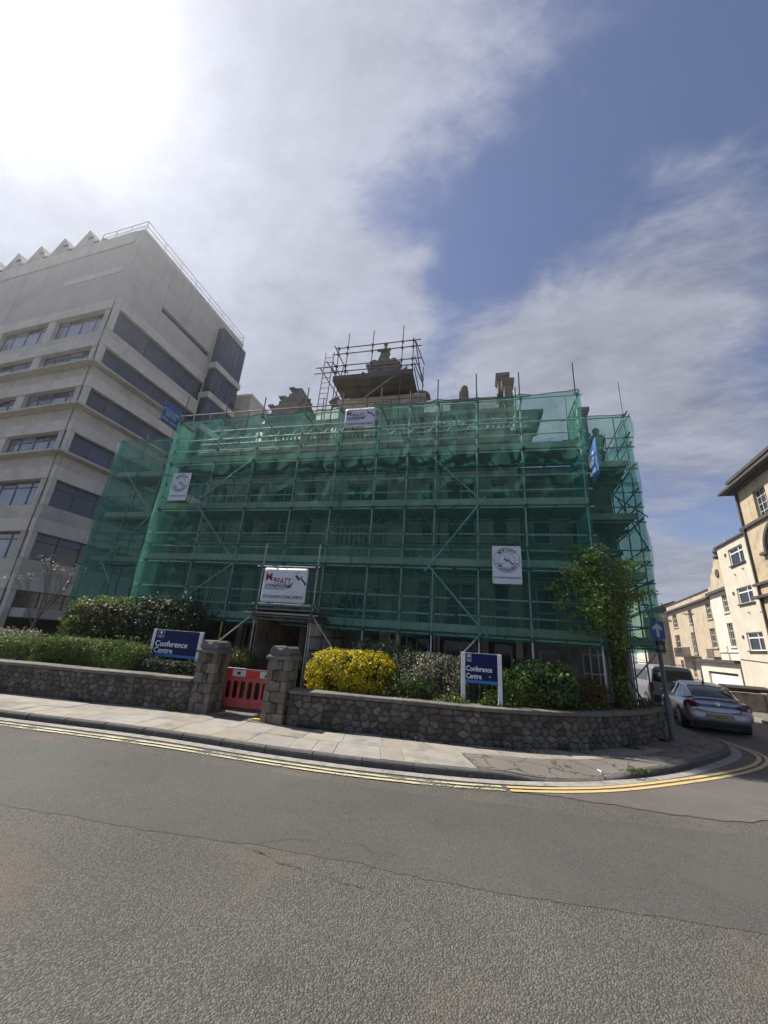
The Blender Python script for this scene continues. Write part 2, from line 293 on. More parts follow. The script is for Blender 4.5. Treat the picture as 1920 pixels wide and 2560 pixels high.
def crom(pts, n=12):
    out = []; P = [Vector(p) for p in pts]; P = [P[0] * 2 - P[1]] + P + [P[-1] * 2 - P[-2]]
    for i in range(1, len(P) - 2):
        a, b, c, d = P[i - 1:i + 3]
        for k in range(n):
            t = k / n; out.append(.5 * ((2 * b) + (c - a) * t + (2 * a - 5 * b + 4 * c - d) * t * t + (3 * b - a - 3 * c + d) * t ** 3))
    out.append(P[-2]); return out
# ------------------------------------------------------------------ ground
def asphalt(name, base, hi, lo, chip, bumpd, warm, wear=.5, cracks=0.0):
    m = bpy.data.materials.new(name); m.use_nodes = True; nt = m.node_tree; N, L = nt.nodes, nt.links; b = N['Principled BSDF']; b.inputs['Roughness'].default_value = .82; b.inputs['Specular IOR Level'].default_value = .35
    g = N.new('ShaderNodeNewGeometry')
    wv = N.new('ShaderNodeTexNoise'); wv.inputs['Scale'].default_value = chip * .5; L.new(g.outputs['Position'], wv.inputs['Vector'])
    vm = N.new('ShaderNodeVectorMath'); vm.operation = 'MULTIPLY_ADD'; L.new(wv.outputs['Color'], vm.inputs[0]); vm.inputs[1].default_value = (1.0 / chip,) * 3; L.new(g.outputs['Position'], vm.inputs[2])
    v = N.new('ShaderNodeTexVoronoi'); v.inputs['Scale'].default_value = chip; L.new(vm.outputs[0], v.inputs['Vector'])
    vr = N.new('ShaderNodeSeparateColor'); L.new(v.outputs['Color'], vr.inputs[0])
    def nz(s, d=6, r=.6):
        n = N.new('ShaderNodeTexNoise'); n.inputs['Scale'].default_value = s; n.inputs['Detail'].default_value = d; n.inputs['Roughness'].default_value = r; L.new(g.outputs['Position'], n.inputs['Vector']); return n.outputs['Fac']
    def rmp(f, a, c):
        r = N.new('ShaderNodeMapRange'); r.interpolation_type = 'SMOOTHSTEP'; L.new(f, r.inputs[0]); r.inputs[1].default_value = a; r.inputs[2].default_value = c; return r.outputs[0]
    def mx(f, a, c):
        x = N.new('ShaderNodeMix'); x.data_type = 'RGBA'; L.new(f, x.inputs['Factor'])
        for nm, q in (('A', a), ('B', c)):
            if isinstance(q, tuple): x.inputs[nm].default_value = (*q, 1)
            else: L.new(q, x.inputs[nm])
        return x.outputs['Result']
    col = mx(rmp(vr.outputs[0], .15, .95), base, hi)
    dd = N.new('ShaderNodeMath'); dd.operation = 'MULTIPLY'; L.new(rmp(v.outputs['Distance'], .30, .75), dd.inputs[0]); dd.inputs[1].default_value = wear
    col = mx(dd.outputs[0], col, lo)
    col = mx(rmp(nz(.55, 6, .62), .50, .72), col, warm)
    st = N.new('ShaderNodeMath'); st.operation = 'MULTIPLY'; L.new(rmp(nz(1.15, 8, .68), .54, .72), st.inputs[0]); st.inputs[1].default_value = .45; col = mx(st.outputs[0], col, lo)
    big = N.new('ShaderNodeMath'); big.operation = 'MULTIPLY_ADD'; L.new(nz(.35, 5, .55), big.inputs[0]); big.inputs[1].default_value = .8; big.inputs[2].default_value = .62
    hs = N.new('ShaderNodeHueSaturation'); L.new(col, hs.inputs['Color']); L.new(big.outputs[0], hs.inputs['Value']); L.new(hs.outputs[0], b.inputs['Base Color'])
    hm = N.new('ShaderNodeMath'); hm.operation = 'MULTIPLY_ADD'; L.new(rmp(v.outputs['Distance'], .1, .7), hm.inputs[0]); hm.inputs[1].default_value = -1; L.new(nz(chip * .3, 4), hm.inputs[2])
    h = hm.outputs[0]
    if cracks:
        cv = N.new('ShaderNodeTexVoronoi'); cv.feature = 'DISTANCE_TO_EDGE'; cv.inputs['Scale'].default_value = cracks; cw = N.new('ShaderNodeVectorMath'); cw.operation = 'MULTIPLY_ADD'
        nn = N.new('ShaderNodeTexNoise'); nn.inputs['Scale'].default_value = 3; nn.inputs['Detail'].default_value = 6; L.new(g.outputs['Position'], nn.inputs['Vector'])
        L.new(nn.outputs['Color'], cw.inputs[0]); cw.inputs[1].default_value = (.5, .5, .5); L.new(g.outputs['Position'], cw.inputs[2]); L.new(cw.outputs[0], cv.inputs['Vector'])
        ce = rmp(cv.outputs['Distance'], 0.0, .035); ck = N.new('ShaderNodeMix'); ck.data_type = 'RGBA'; L.new(ce, ck.inputs['Factor']); ck.inputs['A'].default_value = (.03, .028, .025, 1); L.new(hs.outputs[0], ck.inputs['B']); L.new(ck.outputs['Result'], b.inputs['Base Color'])
        h2 = N.new('ShaderNodeMath'); h2.operation = 'MULTIPLY_ADD'; L.new(ce, h2.inputs[0]); h2.inputs[1].default_value = 1.5; L.new(h, h2.inputs[2]); h = h2.outputs[0]
    bp = N.new('ShaderNodeBump'); bp.inputs['Strength'].default_value = .9; bp.inputs['Distance'].default_value = bumpd; L.new(h, bp.inputs['Height']); L.new(bp.outputs[0], b.inputs['Normal'])
    return m
asp_old = asphalt('worn_asphalt', (.088, .083, .072), (.155, .146, .128), (.038, .035, .031), 62, .009, (.125, .100, .080), .8)
asp_new = asphalt('smooth_asphalt', (.062, .060, .055), (.105, .101, .092), (.042, .040, .037), 85, .004, (.074, .070, .063), .5)
asp_side = asphalt('reddish_asphalt', (.105, .092, .085), (.165, .145, .135), (.055, .05, .047), 95, .005, (.075, .07, .067), .5)
asp_foot = asphalt('footway_asphalt', (.16, .14, .12), (.235, .21, .185), (.08, .07, .06), 90, .006, (.19, .165, .14), .6, cracks=1.7)
def sheet(name, poly, z, mat, **tags):
    m = MB(); m.add([(x, y, z) for x, y in poly], [tuple(range(len(poly)))]); o = m.build(name, mat); o['kind'] = 'structure'
    for k, v in tags.items(): o[k] = v
    return o
hz_m = bpy.data.materials.new('glare_haze'); hz_m.use_nodes = True; hn = hz_m.node_tree.nodes; hn.remove(hn['Principled BSDF']); hv = hn.new('ShaderNodeVolumePrincipled')
hv.inputs['Color'].default_value = (.93, .96, 1, 1); hv.inputs['Density'].default_value = .0007; hv.inputs['Anisotropy'].default_value = .74; hz_m.node_tree.links.new(hv.outputs[0], hn['Material Output'].inputs['Volume'])
o = MB().box(-400, 400, -400, 400, -1.0, 37.5).build('haze', hz_m); o['kind'] = 'stuff'  # thin haze added to imitate the lens glare on the sunward side
sheet('road', [(-380, -380), (380, -380), (380, 380), (-380, 380)], 0, asp_old)
def wobble(pts, amp, seed, step=.12):
    g = np.random.default_rng(seed); c = crom([(x, y, 0) for x, y in pts], 24); out = []; n1 = 0
    for p in c: n1 = n1 * .8 + g.normal(0, amp); out.append((p.x, p.y + n1))
    return out
near = wobble([(-30, 3.0), (-15, 3.7), (-8, 4.12), (-5.5, 4.28), (-3.5, 4.43), (-1.57, 4.62), (-.6, 4.62), (.83, 4.72), (2.4, 4.88), (5, 5.2), (10, 5.9), (25, 8)], .009, 3)
far = wobble([(-30, 5.3), (-15, 6.05), (-9, 6.3), (-6.9, 6.45), (-4.2, 6.66), (-1.4, 6.72), (.44, 6.93), (2.18, 7.0), (3.8, 7.3), (6, 7.8), (10, 8.6), (25, 11.5)], .006, 4)
sheet('asphalt_patch', near + far[::-1], .003, asp_new)
sheet('side_road_surface', wobble([(.8, 7.6), (2.0, 7.65), (3.5, 7.72), (5.0, 8.2), (7.5, 8.9), (14, 10.5)], .02, 5) + [(60, 60), (40, 90), (9, 60), (7.6, 30), (6.2, 16), (6.9, 14.2), (5.9, 12.2), (4, 10.3), (2.1, 8.8)], .008, asp_side)
# cracks round a sunken patch edge: thin dark filler strips laid in the surface
crack_m = M('crack_filler', (.022, .021, .02), rough=.95)
def crack(pts, w, seed, z=.010):
    c = wobble(pts, .011, seed); m = MB(); q = random.Random(seed)
    L_ = [(x, y - w * max(0.12, q.uniform(-.2, 1.1) * (.5 + .5 * math.sin(i * .13 + seed)))) for i, (x, y) in enumerate(c)]
    n = len(c); m.add([(x, y, z) for x, y in c] + [(x, y, z) for x, y in L_], [(i, i + 1, n + i + 1, n + i) for i in range(n - 1)])
    o = m.build('road_crack', crack_m); o['kind'] = 'structure'
crack([(-2.55, 4.52), (-2.0, 4.42), (-1.45, 4.30), (-1.0, 4.27)], .02, 11); crack([(-2.4, 4.55), (-1.9, 4.86), (-1.4, 4.98), (-1.05, 4.9)], .012, 12)
crack([(-1.0, 4.27), (-.85, 4.5), (-.8, 4.8), (-.95, 5.0)], .01, 13); crack([(-.6, 4.66), (-.4, 4.75), (-.2, 4.7)], .008, 14)
crack([(.2, 4.68), (.6, 4.70), (.9, 4.72)], .010, 16)
crack([(.35, 2.2), (.33, 2.7), (.28, 3.3)], .006, 18)
KP = [(-30, 5.6), (-15, 6.85), (-10.05, 7.22), (-6.5, 7.50), (-3.65, 7.50), (-1.59, 7.64), (.45, 8.03), (2.16, 8.79), (4.08, 10.34), (5.8, 12.23), (6.5, 13.3), (6.72, 14.23), (6.6, 15.3), (6.35, 17), (6.6, 21), (8.2, 33), (13, 60)]
WP = [(-30, 7.4), (-15, 8.5), (-10.2, 9.02), (-6.6, 9.42), (-3.9, 9.28), (-2.1, 9.58), (-.27, 9.75), (1.5, 10.25), (3.1, 11.22), (4.5, 12.65), (5.1, 13.5), (5.40, 14.1), (5.55, 15.3), (5.6, 17), (5.8, 21), (7.4, 33), (12, 60)]
NS = 24
KC, WC = crom([(x, y, 0) for x, y in KP], NS), crom([(x, y, 0) for x, y in WP], NS)
def path_at(C, s): s = max(0, min(len(C) - 1.001, s * NS)); i = int(s); return C[i].lerp(C[i + 1], s - i)
def dropz(p):        # the kerb is dropped for a crossing near the bend
    u = (p.x - 1.75) / 1.1; return .12 - .10 * math.exp(-u * u * u * u) * math.exp(-max(0, ((p.y - 8.55) - .55 * (p.x - 1.75)) / .9) ** 2)
def PV(s, t):
    p = path_at(KC, s).lerp(path_at(WC, s), t); return (p.x, p.y, dropz(p))
pav_m = M('paving_concrete', (.27, .243, .205), (.225, .203, .172), 3, .92, .35, 60, rnd=.13, c3=(.175, .158, .135), sc3=1.5, bdist=.01, dirt=((.40, .37, .32), 10, .66, .8))
joint_m = M('paving_bed', (.075, .068, .058), (.1, .09, .075), 8, 1)
kerb_m = M('kerb_concrete', (.085, .083, .078), (.055, .054, .05), 9, .92, .6, 60, rnd=.15, dirt=((.15, .145, .135), 12, .55, .72))
gut_m = M('channel_concrete', (.29, .275, .25), (.20, .19, .175), 5, .92, .3, 50, dirt=((.10, .095, .09), 3, .55, .7))
m = MB(); n = 0
SS = [i / 12 for i in range(0, 16 * 12 + 1)]
m.add([(*PV(s, t)[:2], PV(s, t)[2] - .035) for s in SS for t in (.0, .5, 1.25)], [(3 * i + j, 3 * i + 3 + j, 3 * i + 4 + j, 3 * i + 1 + j) for i in range(len(SS) - 1) for j in (0, 1)])
pav = m.build('pavement', joint_m); pav['kind'] = 'structure'
def slab(s0, s1, t0, t1, skew=0, name='paving_slab', mat=None, g=.004, par=pav):
    ks = [(s0, t0), (s1, t0), (s1 + skew, t1), (s0 + skew, t1)]; top = []; k = random.uniform(-.003, .003)
    c = Vector(PV((s0 + s1) / 2, (t0 + t1) / 2))
    for s, t in ks:
        p = Vector(PV(s, t)); d = (c - p); d.z = 0; p = p + d.normalized() * g * 1.4; top.append((p.x, p.y, p.z + k + random.uniform(-.002, .002)))
    inner = [tuple(Vector(p).lerp(Vector((c.x, c.y, p[2])), .03)) for p in top]
    vs = [(x, y, z - .05) for x, y, z in top] + [(x, y, z - .004) for x, y, z in top] + inner
    return MB().add(vs, [(0, 1, 5, 4), (1, 2, 6, 5), (2, 3, 7, 6), (3, 0, 4, 7), (4, 5, 9, 8), (5, 6, 10, 9), (6, 7, 11, 10), (7, 4, 8, 11), (8, 9, 10, 11)]).build(name, mat or pav_m, par)
def s_of_x(x):
    lo, hi = 0, 9
    for _ in range(30):
        mid = (lo + hi) / 2
        if path_at(KC, mid).x < x: lo = mid
        else: hi = mid
    return lo
random.seed(4)
xs = []; x = -15.0
while x < .9: xs.append(x); x += random.choice([.84, .9, .9, .95])
KT = .085     # width fraction taken by the kerb
for a, b in zip(xs, xs[1:]):
    s0, s1 = s_of_x(a), s_of_x(b)
    if random.random() < .1: sm = (s0 + s1) / 2; slab(s0, sm, KT, .52); slab(sm, s1, KT, .52)
    else: slab(s0, s1, KT, .52)
    slab(s0 + .03, s1 + .03, .52, 1.02)
s = s_of_x(xs[-1]) + .03; se = 8.6
while s < se: slab(s, s + .22, .60, 1.02); s += .22
# cracked asphalt infill of the footway beside the dropped kerb
SI = [s_of_x(xs[-1]) + .004 + i * .06 for i in range(int((13 - s_of_x(xs[-1])) / .06))]
m = MB(); T = (KT, .25, .42, .60); m.add([(*PV(s, t)[:2], PV(s, t)[2] + .001) for s in SI for t in T], [(4 * i + j, 4 * i + 4 + j, 4 * i + 5 + j, 4 * i + 1 + j) for i in range(len(SI) - 1) for j in range(3)])
o = m.build('footway_surface', asp_foot); o['kind'] = 'structure'
m = MB(); SI2 = [se + i * .1 for i in range(60)]; m.add([(*PV(s, t)[:2], .122) for s in SI2 for t in (.60, 1.1)], [(2 * i, 2 * i + 2, 2 * i + 3, 2 * i + 1) for i in range(len(SI2) - 1)])
o = m.build('footway_end', asp_foot); o['kind'] = 'structure'
# kerb stones
L_ = 0; s = 1.0; kid = 0
while s < 14.8:
    p = path_at(KC, s); ds = .05; q = path_at(KC, s + ds)
    while (q - p).length < .9 and s + ds < 15: ds += .02; q = path_at(KC, s + ds)
    m = MB(); k = 5; ring = []
    for i in range(k + 1):
        u = s + ds * i / k + (.004 if i == 0 else -.004 if i == k else 0)
        a, w = path_at(KC, u), path_at(WC, u); d = (w - a); d.z = 0; d = d.normalized(); z = dropz(a)
        a2 = a + d * .135
        ring += [(a.x, a.y, -.02), (a.x + d.x * .012, a.y + d.y * .012, max(z - .018, .006)), (a.x + d.x * .035, a.y + d.y * .035, z + .002), (a2.x, a2.y, z + .004), (a2.x, a2.y, -.02)]
    m.add(ring, [(5 * i + j, 5 * i + 5 + j, 5 * i + 6 + j, 5 * i + 1 + j) for i in range(k) for j in range(4)] + [(0, 1, 2, 3, 4), tuple(5 * k + j for j in (4, 3, 2, 1, 0))])
    m.build('kerb_stone', kerb_m, pav); s += ds
# concrete channel and double yellow lines
def strip(name, C, o0, o1, s0, s1, z, mat, jit=0, gap=None):
    m = MB(); g = np.random.default_rng(int(o0 * 1000) % 97); k = 0; SI = np.arange(s0, s1, .05); vs = []
    for s in SI:
        a = path_at(C, s); b = path_at(C, s + .05); t = (b - a).normalized(); nrm = Vector((t.y, -t.x, 0)); j = g.normal(0, jit) if jit else 0
        p, q = a + nrm * (o0 + j), a + nrm * (o1 + (g.normal(0, jit) if jit else 0)); vs += [(p.x, p.y, z), (q.x, q.y, z)]
    fs = [(2 * i, 2 * i + 2, 2 * i + 3, 2 * i + 1) for i in range(len(SI) - 1)]
    m.add(vs, fs); o = m.build(name, mat); o['kind'] = 'structure'; return o
strip('gutter_channel', KC, -.01, .21, 0, 15.9, .012, gut_m)
def linemat(name, c, c2, cut):
    m = bpy.data.materials.new(name); m.use_nodes = True; nt = m.node_tree; N, L = nt.nodes, nt.links; b = N['Principled BSDF']; b.inputs['Roughness'].default_value = .7
    g = N.new('ShaderNodeNewGeometry'); n = N.new('ShaderNodeTexNoise'); n.inputs['Scale'].default_value = 26; n.inputs['Detail'].default_value = 8; n.inputs['Roughness'].default_value = .75; L.new(g.outputs['Position'], n.inputs['Vector'])
    n2 = N.new('ShaderNodeTexNoise'); n2.inputs['Scale'].default_value = 1.3; n2.inputs['Detail'].default_value = 4; L.new(g.outputs['Position'], n2.inputs['Vector'])
    ad = N.new('ShaderNodeMath'); ad.operation = 'ADD'; L.new(n.outputs['Fac'], ad.inputs[0]); L.new(n2.outputs['Fac'], ad.inputs[1])
    r = N.new('ShaderNodeMapRange'); L.new(ad.outputs[0], r.inputs[0]); r.inputs[1].default_value = cut; r.inputs[2].default_value = cut + .12
    mx = N.new('ShaderNodeMix'); mx.data_type = 'RGBA'; L.new(n2.outputs['Fac'], mx.inputs['Factor']); mx.inputs['A'].default_value = (*c, 1); mx.inputs['B'].default_value = (*c2, 1); L.new(mx.outputs['Result'], b.inputs['Base Color'])
    t = N.new('ShaderNodeBsdfTransparent'); ms = N.new('ShaderNodeMixShader'); L.new(r.outputs[0], ms.inputs[0]); L.new(b.outputs[0], ms.inputs[1]); L.new(t.outputs[0], ms.inputs[2]); L.new(ms.outputs[0], N['Material Output'].inputs[0]); return m
yel_old = linemat('worn_yellow_line', (.42, .39, .23), (.48, .46, .32), 1.0); yel_new = linemat('yellow_line', (.52, .37, .15), (.44, .33, .16), 1.16)
DP = [(-30, 5.15), (-15, 6.35), (-9.4, 6.80), (-6.0, 7.02), (-3.42, 7.03), (-1.47, 7.16), (.42, 7.55), (2.03, 8.25), (3.7, 9.46), (5.5, 11.0), (6.65, 12.3), (7.16, 13.4), (7.10, 14.6), (6.85, 15.9), (6.75, 18), (7.0, 22), (8.6, 33)]
DC = crom([(x, y, 0) for x, y in DP], NS)
for a0, a1 in ((0, .075), (-.15, -.075)):
    strip('road_marking', DC, a0 - (0), a1, 0, 6.05, .016, yel_old, .004)
    strip('road_marking', DC, a0, a1 + .015, 6.05, 15, .017, yel_new, .002)
sheet('garden_ground', [(-40, 9.2), (-15, 8.75), (-10.2, 9.25), (-6.75, 9.75), (-6.75, 30), (-40, 30)], .60, soil)
sheet('garden_ground_right', [(-4.6, 9.6), (-2.1, 9.75), (-.27, 9.95), (1.4, 10.45), (3.0, 11.4), (4.3, 12.8), (5.0, 13.8), (5.3, 17), (5.5, 30), (-4.6, 30)], .70, soil)
sheet('entrance_path', [(-6.75, 9.2), (-4.6, 9.2), (-4.6, 14.4), (-6.75, 14.4)], .126, asp_foot)
# ------------------------------------------------------------------ garden walls of individual stones
def stone_mesh(i, mat):
    g = random.Random(100 + i); n = 9; m = MB(); out = []; 
    for k in range(n):
        t = 2 * math.pi * (k + g.uniform(-.25, .25)) / n; c, s = math.cos(t), math.sin(t); e = 2 / g.uniform(3.2, 5.5)
        out.append((.5 * abs(c) ** e * (1 if c > 0 else -1) * g.uniform(.92, 1), .5 * abs(s) ** e * (1 if s > 0 else -1) * g.uniform(.9, 1)))
    vs = [(x, .5, z) for x, z in out] + [(x * .99, -.20 + g.uniform(-.05, .05), z * .99) for x, z in out] + [(x * .80, -.44 + g.uniform(-.1, .06), z * .76) for x, z in out] + [(g.uniform(-.1, .1), -.5, g.uniform(-.1, .1))]
    fs = []
    for r in (0, 1):
        for k in range(n): j = (k + 1) % n; fs.append((r * n + k, r * n + j, (r + 1) * n + j, (r + 1) * n + k))
    fs += [(2 * n + k, 2 * n + (k + 1) % n, 3 * n) for k in range(n)]
    return m.add(vs, fs).mesh('stone', mat)
STM = [stone_mesh(i, rubble) for i in range(16)]
def arc(C):
    d = [0]
    for a, b in zip(C, C[1:]): d.append(d[-1] + (b - a).length)
    return d
def rubble_wall(parent, pts, z0, z1, thick=.36, scol=.27, seed=1, jit=.30):
    C = crom([(x, y, 0) for x, y in pts], 16); d = arc(C); Ltot = d[-1]
    def at(u):
        u = max(0, min(Ltot - 1e-4, u)); i = max(k for k in range(len(d)) if d[k] <= u); t = (u - d[i]) / (d[i + 1] - d[i]) if i + 1 < len(d) else 0; p = C[i].lerp(C[min(i + 1, len(C) - 1)], t); tg = (C[min(i + 1, len(C) - 1)] - C[i]).normalized(); return p, tg
    N_ = max(2, int(Ltot / .25)); m = MB(); vs = []
    for i in range(N_ + 1):
        p, t = at(Ltot * i / N_); nb = Vector((-t.y, t.x, 0)); f = p + nb * .035; b = p + nb * thick
        vs += [(f.x, f.y, z0), (f.x, f.y, z1), (b.x, b.y, z1), (b.x, b.y, z0)]
    m.add(vs, [(4 * i + j, 4 * i + (j + 1) % 4, 4 * i + 4 + (j + 1) % 4, 4 * i + 4 + j) for i in range(N_) for j in range(4)] + [(0, 3, 2, 1), tuple(4 * N_ + j for j in range(4))])
    m.build('mortar_core', mortar, parent); g = random.Random(seed); H = z1 - z0; cnt = 0; nr = 5
    pts = []; rows = [H / nr * g.uniform(.85, 1.15) for _ in range(nr)]; rows = [r_ * H / sum(rows) for r_ in rows]; z = 0
    for k, h in enumerate(rows):
        u = g.uniform(-.15, 0) - .1
        while u < Ltot + .2:
            w = scol * g.choice([.6, .75, .9, 1.05, 1.2, 1.7]); pts.append((u + w / 2, z + h * (.5 + g.uniform(-jit, jit)))); u += w
        z += h
    for i, (px_, pz_) in enumerate(pts):
        if not 0 < px_ < Ltot: continue
        poly = [(px_ - .5, 0.0), (px_ + .5, 0.0), (px_ + .5, H), (px_ - .5, H)]
        for j, (qx, qz) in enumerate(pts):
            if j == i or abs(qx - px_) > .75: continue
            mx_, mz_, nx_, nz_ = (px_ + qx) / 2, (pz_ + qz) / 2, qx - px_, (qz - pz_) * 1.25; out = []
            for a, b in zip(poly, poly[1:] + poly[:1]):
                da = (a[0] - mx_) * nx_ + (a[1] - mz_) * nz_; db = (b[0] - mx_) * nx_ + (b[1] - mz_) * nz_
                if da <= 0: out.append(a)
                if da * db < 0: t_ = da / (da - db); out.append((a[0] + (b[0] - a[0]) * t_, a[1] + (b[1] - a[1]) * t_))
            poly = out
            if len(poly) < 3: break
        if len(poly) < 3: continue
        cx = sum(a for a, b in poly) / len(poly); cz = sum(b for a, b in poly) / len(poly); ring0 = []
        for k, (a, b) in enumerate(poly):     # cut each corner so that the outline is rounded
            pa, pb = poly[k - 1], poly[(k + 1) % len(poly)]
            for q in (pa, pb): f = g.uniform(.16, .30); ring0.append((a + (q[0] - a) * f, b + (q[1] - b) * f))
        n_ = len(ring0); gap = .0055
        def shr(f, e): return [((x - cx) * f - math.copysign(e, x - cx) * (abs(x - cx) > e * 2), (y - cz) * f - math.copysign(e, y - cz) * (abs(y - cz) > e * 2)) for x, y in ring0]
        r1, r2, r3 = shr(1, gap * .6), shr(.97, gap * .9), shr(.72, gap); pr = g.uniform(.0, .016); v = [(x, .06, y) for x, y in r1] + [(x, -.004 - pr * .3, y) for x, y in r2] + [(x, -.020 - pr + g.uniform(-.006, .008), y) for x, y in r3] + [(0, -.024 - pr, 0)]
        f_ = [(r_ * n_ + k, r_ * n_ + (k + 1) % n_, (r_ + 1) * n_ + (k + 1) % n_, (r_ + 1) * n_ + k) for r_ in (0, 1) for k in range(n_)] + [(2 * n_ + k, 2 * n_ + (k + 1) % n_, 3 * n_) for k in range(n_)]
        p, t = at(cx); nb = Vector((-t.y, t.x, 0)); q = p + nb * .03; me = MB().add(v, f_).mesh('stone', rubble)
        inst('stone', me, parent, (q.x, q.y, z0 + cz), (0, 0, math.atan2(t.y, t.x))); cnt += 1
    # coping
    u = 0
    while u < Ltot - .05:
        w = min(g.uniform(.75, 1.0), Ltot - u); k = 4; vs = []; m = MB(); dz = g.uniform(-.004, .004)
        for i in range(k + 1):
            p, t = at(u + .003 + (w - .006) * i / k); nb = Vector((-t.y, t.x, 0)); a = p - nb * .05; b = p + nb * (thick + .05)
            vs += [(a.x, a.y, z1 + .004), (a.x, a.y, z1 + .075 + dz), ((a + nb * .02).x, (a + nb * .02).y, z1 + .09 + dz), (b.x, b.y, z1 + .09 + dz), (b.x, b.y, z1 + .004)]
        m.add(vs, [(5 * i + j, 5 * i + 5 + j, 5 * i + 5 + (j + 1) % 5, 5 * i + (j + 1) % 5) for i in range(k) for j in range(5)] + [(0, 1, 2, 3, 4), tuple(5 * k + j for j in (4, 3, 2, 1, 0))])
        m.build('coping_stone', coping_m, parent); u += w
    print('wall stones', cnt)
lw = thing('garden_wall', 'straight low rubble stone wall with concrete coping in front of the hedge, left of the gate', 'wall', (-10, 9.2, .1))
rubble_wall(lw, [(-16, 8.45), (-15, 8.5), (-12.5, 8.8), (-10.2, 9.02), (-8.3, 9.27), (-7.12, 9.36)], .10, .80, seed=2, scol=.19)
rw = thing('garden_wall', 'curving low rubble stone wall bending round the street corner, right of the gate', 'wall', (0, 9.8, .1))
rubble_wall(rw, [(-4.36, 9.32), (-3.4, 9.40), (-2.1, 9.58), (-.27, 9.72), (.6, 9.92), (1.5, 10.25), (2.4, 10.7), (3.1, 11.22), (3.85, 11.9), (4.5, 12.65), (5.05, 13.45), (5.3, 13.95), (5.45, 14.6)], .10, .80, seed=5, scol=.218, jit=.16)
# gate pillars
def pillar(x0, y0, label, seed, w=.56):
    t = thing('gate_pillar', label, 'pillar', (x0 + w / 2, y0 + w / 2, .1)); g = random.Random(seed)
    MB().box(x0 + .03, x0 + w - .03, y0 + .03, y0 + w - .03, .1, 1.52).build('mortar_core', mortar, t)
    H, nq = 1.42, 6; qh = H / nq; k = 0
    for i in range(nq):                       # quoins alternate long and short on each corner
        z = .1 + i * qh
        for cx, cy in ((0, 0), (1, 0), (1, 1), (0, 1)):
            lx = .24 if (i + cx + cy) % 2 else .15; ly = .39 - lx; X0 = x0 if cx == 0 else x0 + w - lx; Y0 = y0 if cy == 0 else y0 + w - ly; e = g.uniform(-.004, .006)
            MB().box(X0 - (e if cx == 0 else 0), X0 + lx + (e if cx else 0), Y0 - (e if cy == 0 else 0), Y0 + ly + (e if cy else 0), z + .004, z + qh - .004).build('quoin', quoin, t, bevel=.008)
    for i in range(nq):                       # rubble between the quoins, front and sides
        z = .1 + (i + .5) * qh
        inst('stone', STM[g.randrange(16)], t, (x0 + w / 2 + (.02 if i % 2 else -.02), y0 + .045, z), (0, g.uniform(-.1, .1), 0), (w * .36, .12, qh * .98))
        inst('stone', STM[g.randrange(16)], t, (x0 + w - .045, y0 + w / 2, z), (0, g.uniform(-.1, .1), math.pi / 2), (w * .36, .12, qh * .98))
        inst('stone', STM[g.randrange(16)], t, (x0 + .045, y0 + w / 2, z), (0, g.uniform(-.1, .1), -math.pi / 2), (w * .36, .12, qh * .98))
    c0, c1, d0, d1 = x0 - .05, x0 + w + .05, y0 - .05, y0 + w + .05
    b = MB().box(c0, c1, d0, d1, 1.523, 1.58); b.add([(c0, d0, 1.582), (c1, d0, 1.582), (c1, d1, 1.582), (c0, d1, 1.582), (c0 + .05, d0 + .05, 1.64), (c1 - .05, d0 + .05, 1.64), (c1 - .05, d1 - .05, 1.64), (c0 + .05, d1 - .05, 1.64)], [(0, 3, 2, 1), (4, 5, 6, 7), (0, 1, 5, 4), (1, 2, 6, 5), (2, 3, 7, 6), (3, 0, 4, 7)])
    b.build('cap_slab', coping_m, t)
    # crown with a rounded shoulder on each side and a scooped middle
    pr = [(-.25, 1.64), (.25, 1.64), (.27, 1.70), (.24, 1.79), (.18, 1.84), (.11, 1.82), (.06, 1.775), (0, 1.76), (-.06, 1.775), (-.11, 1.82), (-.18, 1.84), (-.24, 1.79), (-.27, 1.70)]
    b = MB(); b.prism([(x0 + w / 2 + a, z + .003) for a, z in pr], 'y', d0 + .03, d1 - .03); b.build('crown', coping_m, t, bevel=.012)
    return t
pillar(-7.10, 9.38, 'rough stone gate pillar left of the red barrier, beside the blue sign', 3)
pillar(-5.00, 9.26, 'rough stone gate pillar right of the red barrier, by the yellow bush', 8)
# ------------------------------------------------------------------ barrier
red = M('red_plastic', (.60, .10, .09), (.48, .075, .065), 3, .5, c3=(.62, .16, .15), sc3=1.2, dirt=((.28, .08, .06), 5, .6, .8)); red2 = M('red_reflective', (.62, .03, .03), rough=.35); wht2 = M('white_reflective', (.70, .70, .68), (.6, .6, .58), 6, .35, dirt=((.25, .22, .2), 9, .6, .7)); blk = M('black_rubber', (.02, .02, .02), (.035, .033, .03), 6, .7)
bt = thing('safety_barrier', 'red plastic pedestrian barrier with white reflective strip closing the gateway', 'barrier', (-6.0, 10.32, .13), R(5))
m = MB(); Wb, y0, y1 = 1.0, -.02, .02
holes = 9; hw = .135; gap = (2 * Wb - .16 - holes * hw) / (holes - 1)
m.box(-Wb, Wb, y0, y1, .05, .26); m.box(-Wb, Wb, y0, y1, .70, .80); m.box(-Wb, -Wb + .08, y0, y1, .26, .70); m.box(Wb - .08, Wb, y0, y1, .26, .70)
for i in range(holes - 1): x = -Wb + .08 + (i + 1) * hw + i * gap; m.box(x, x + gap, y0, y1, .26, .70)
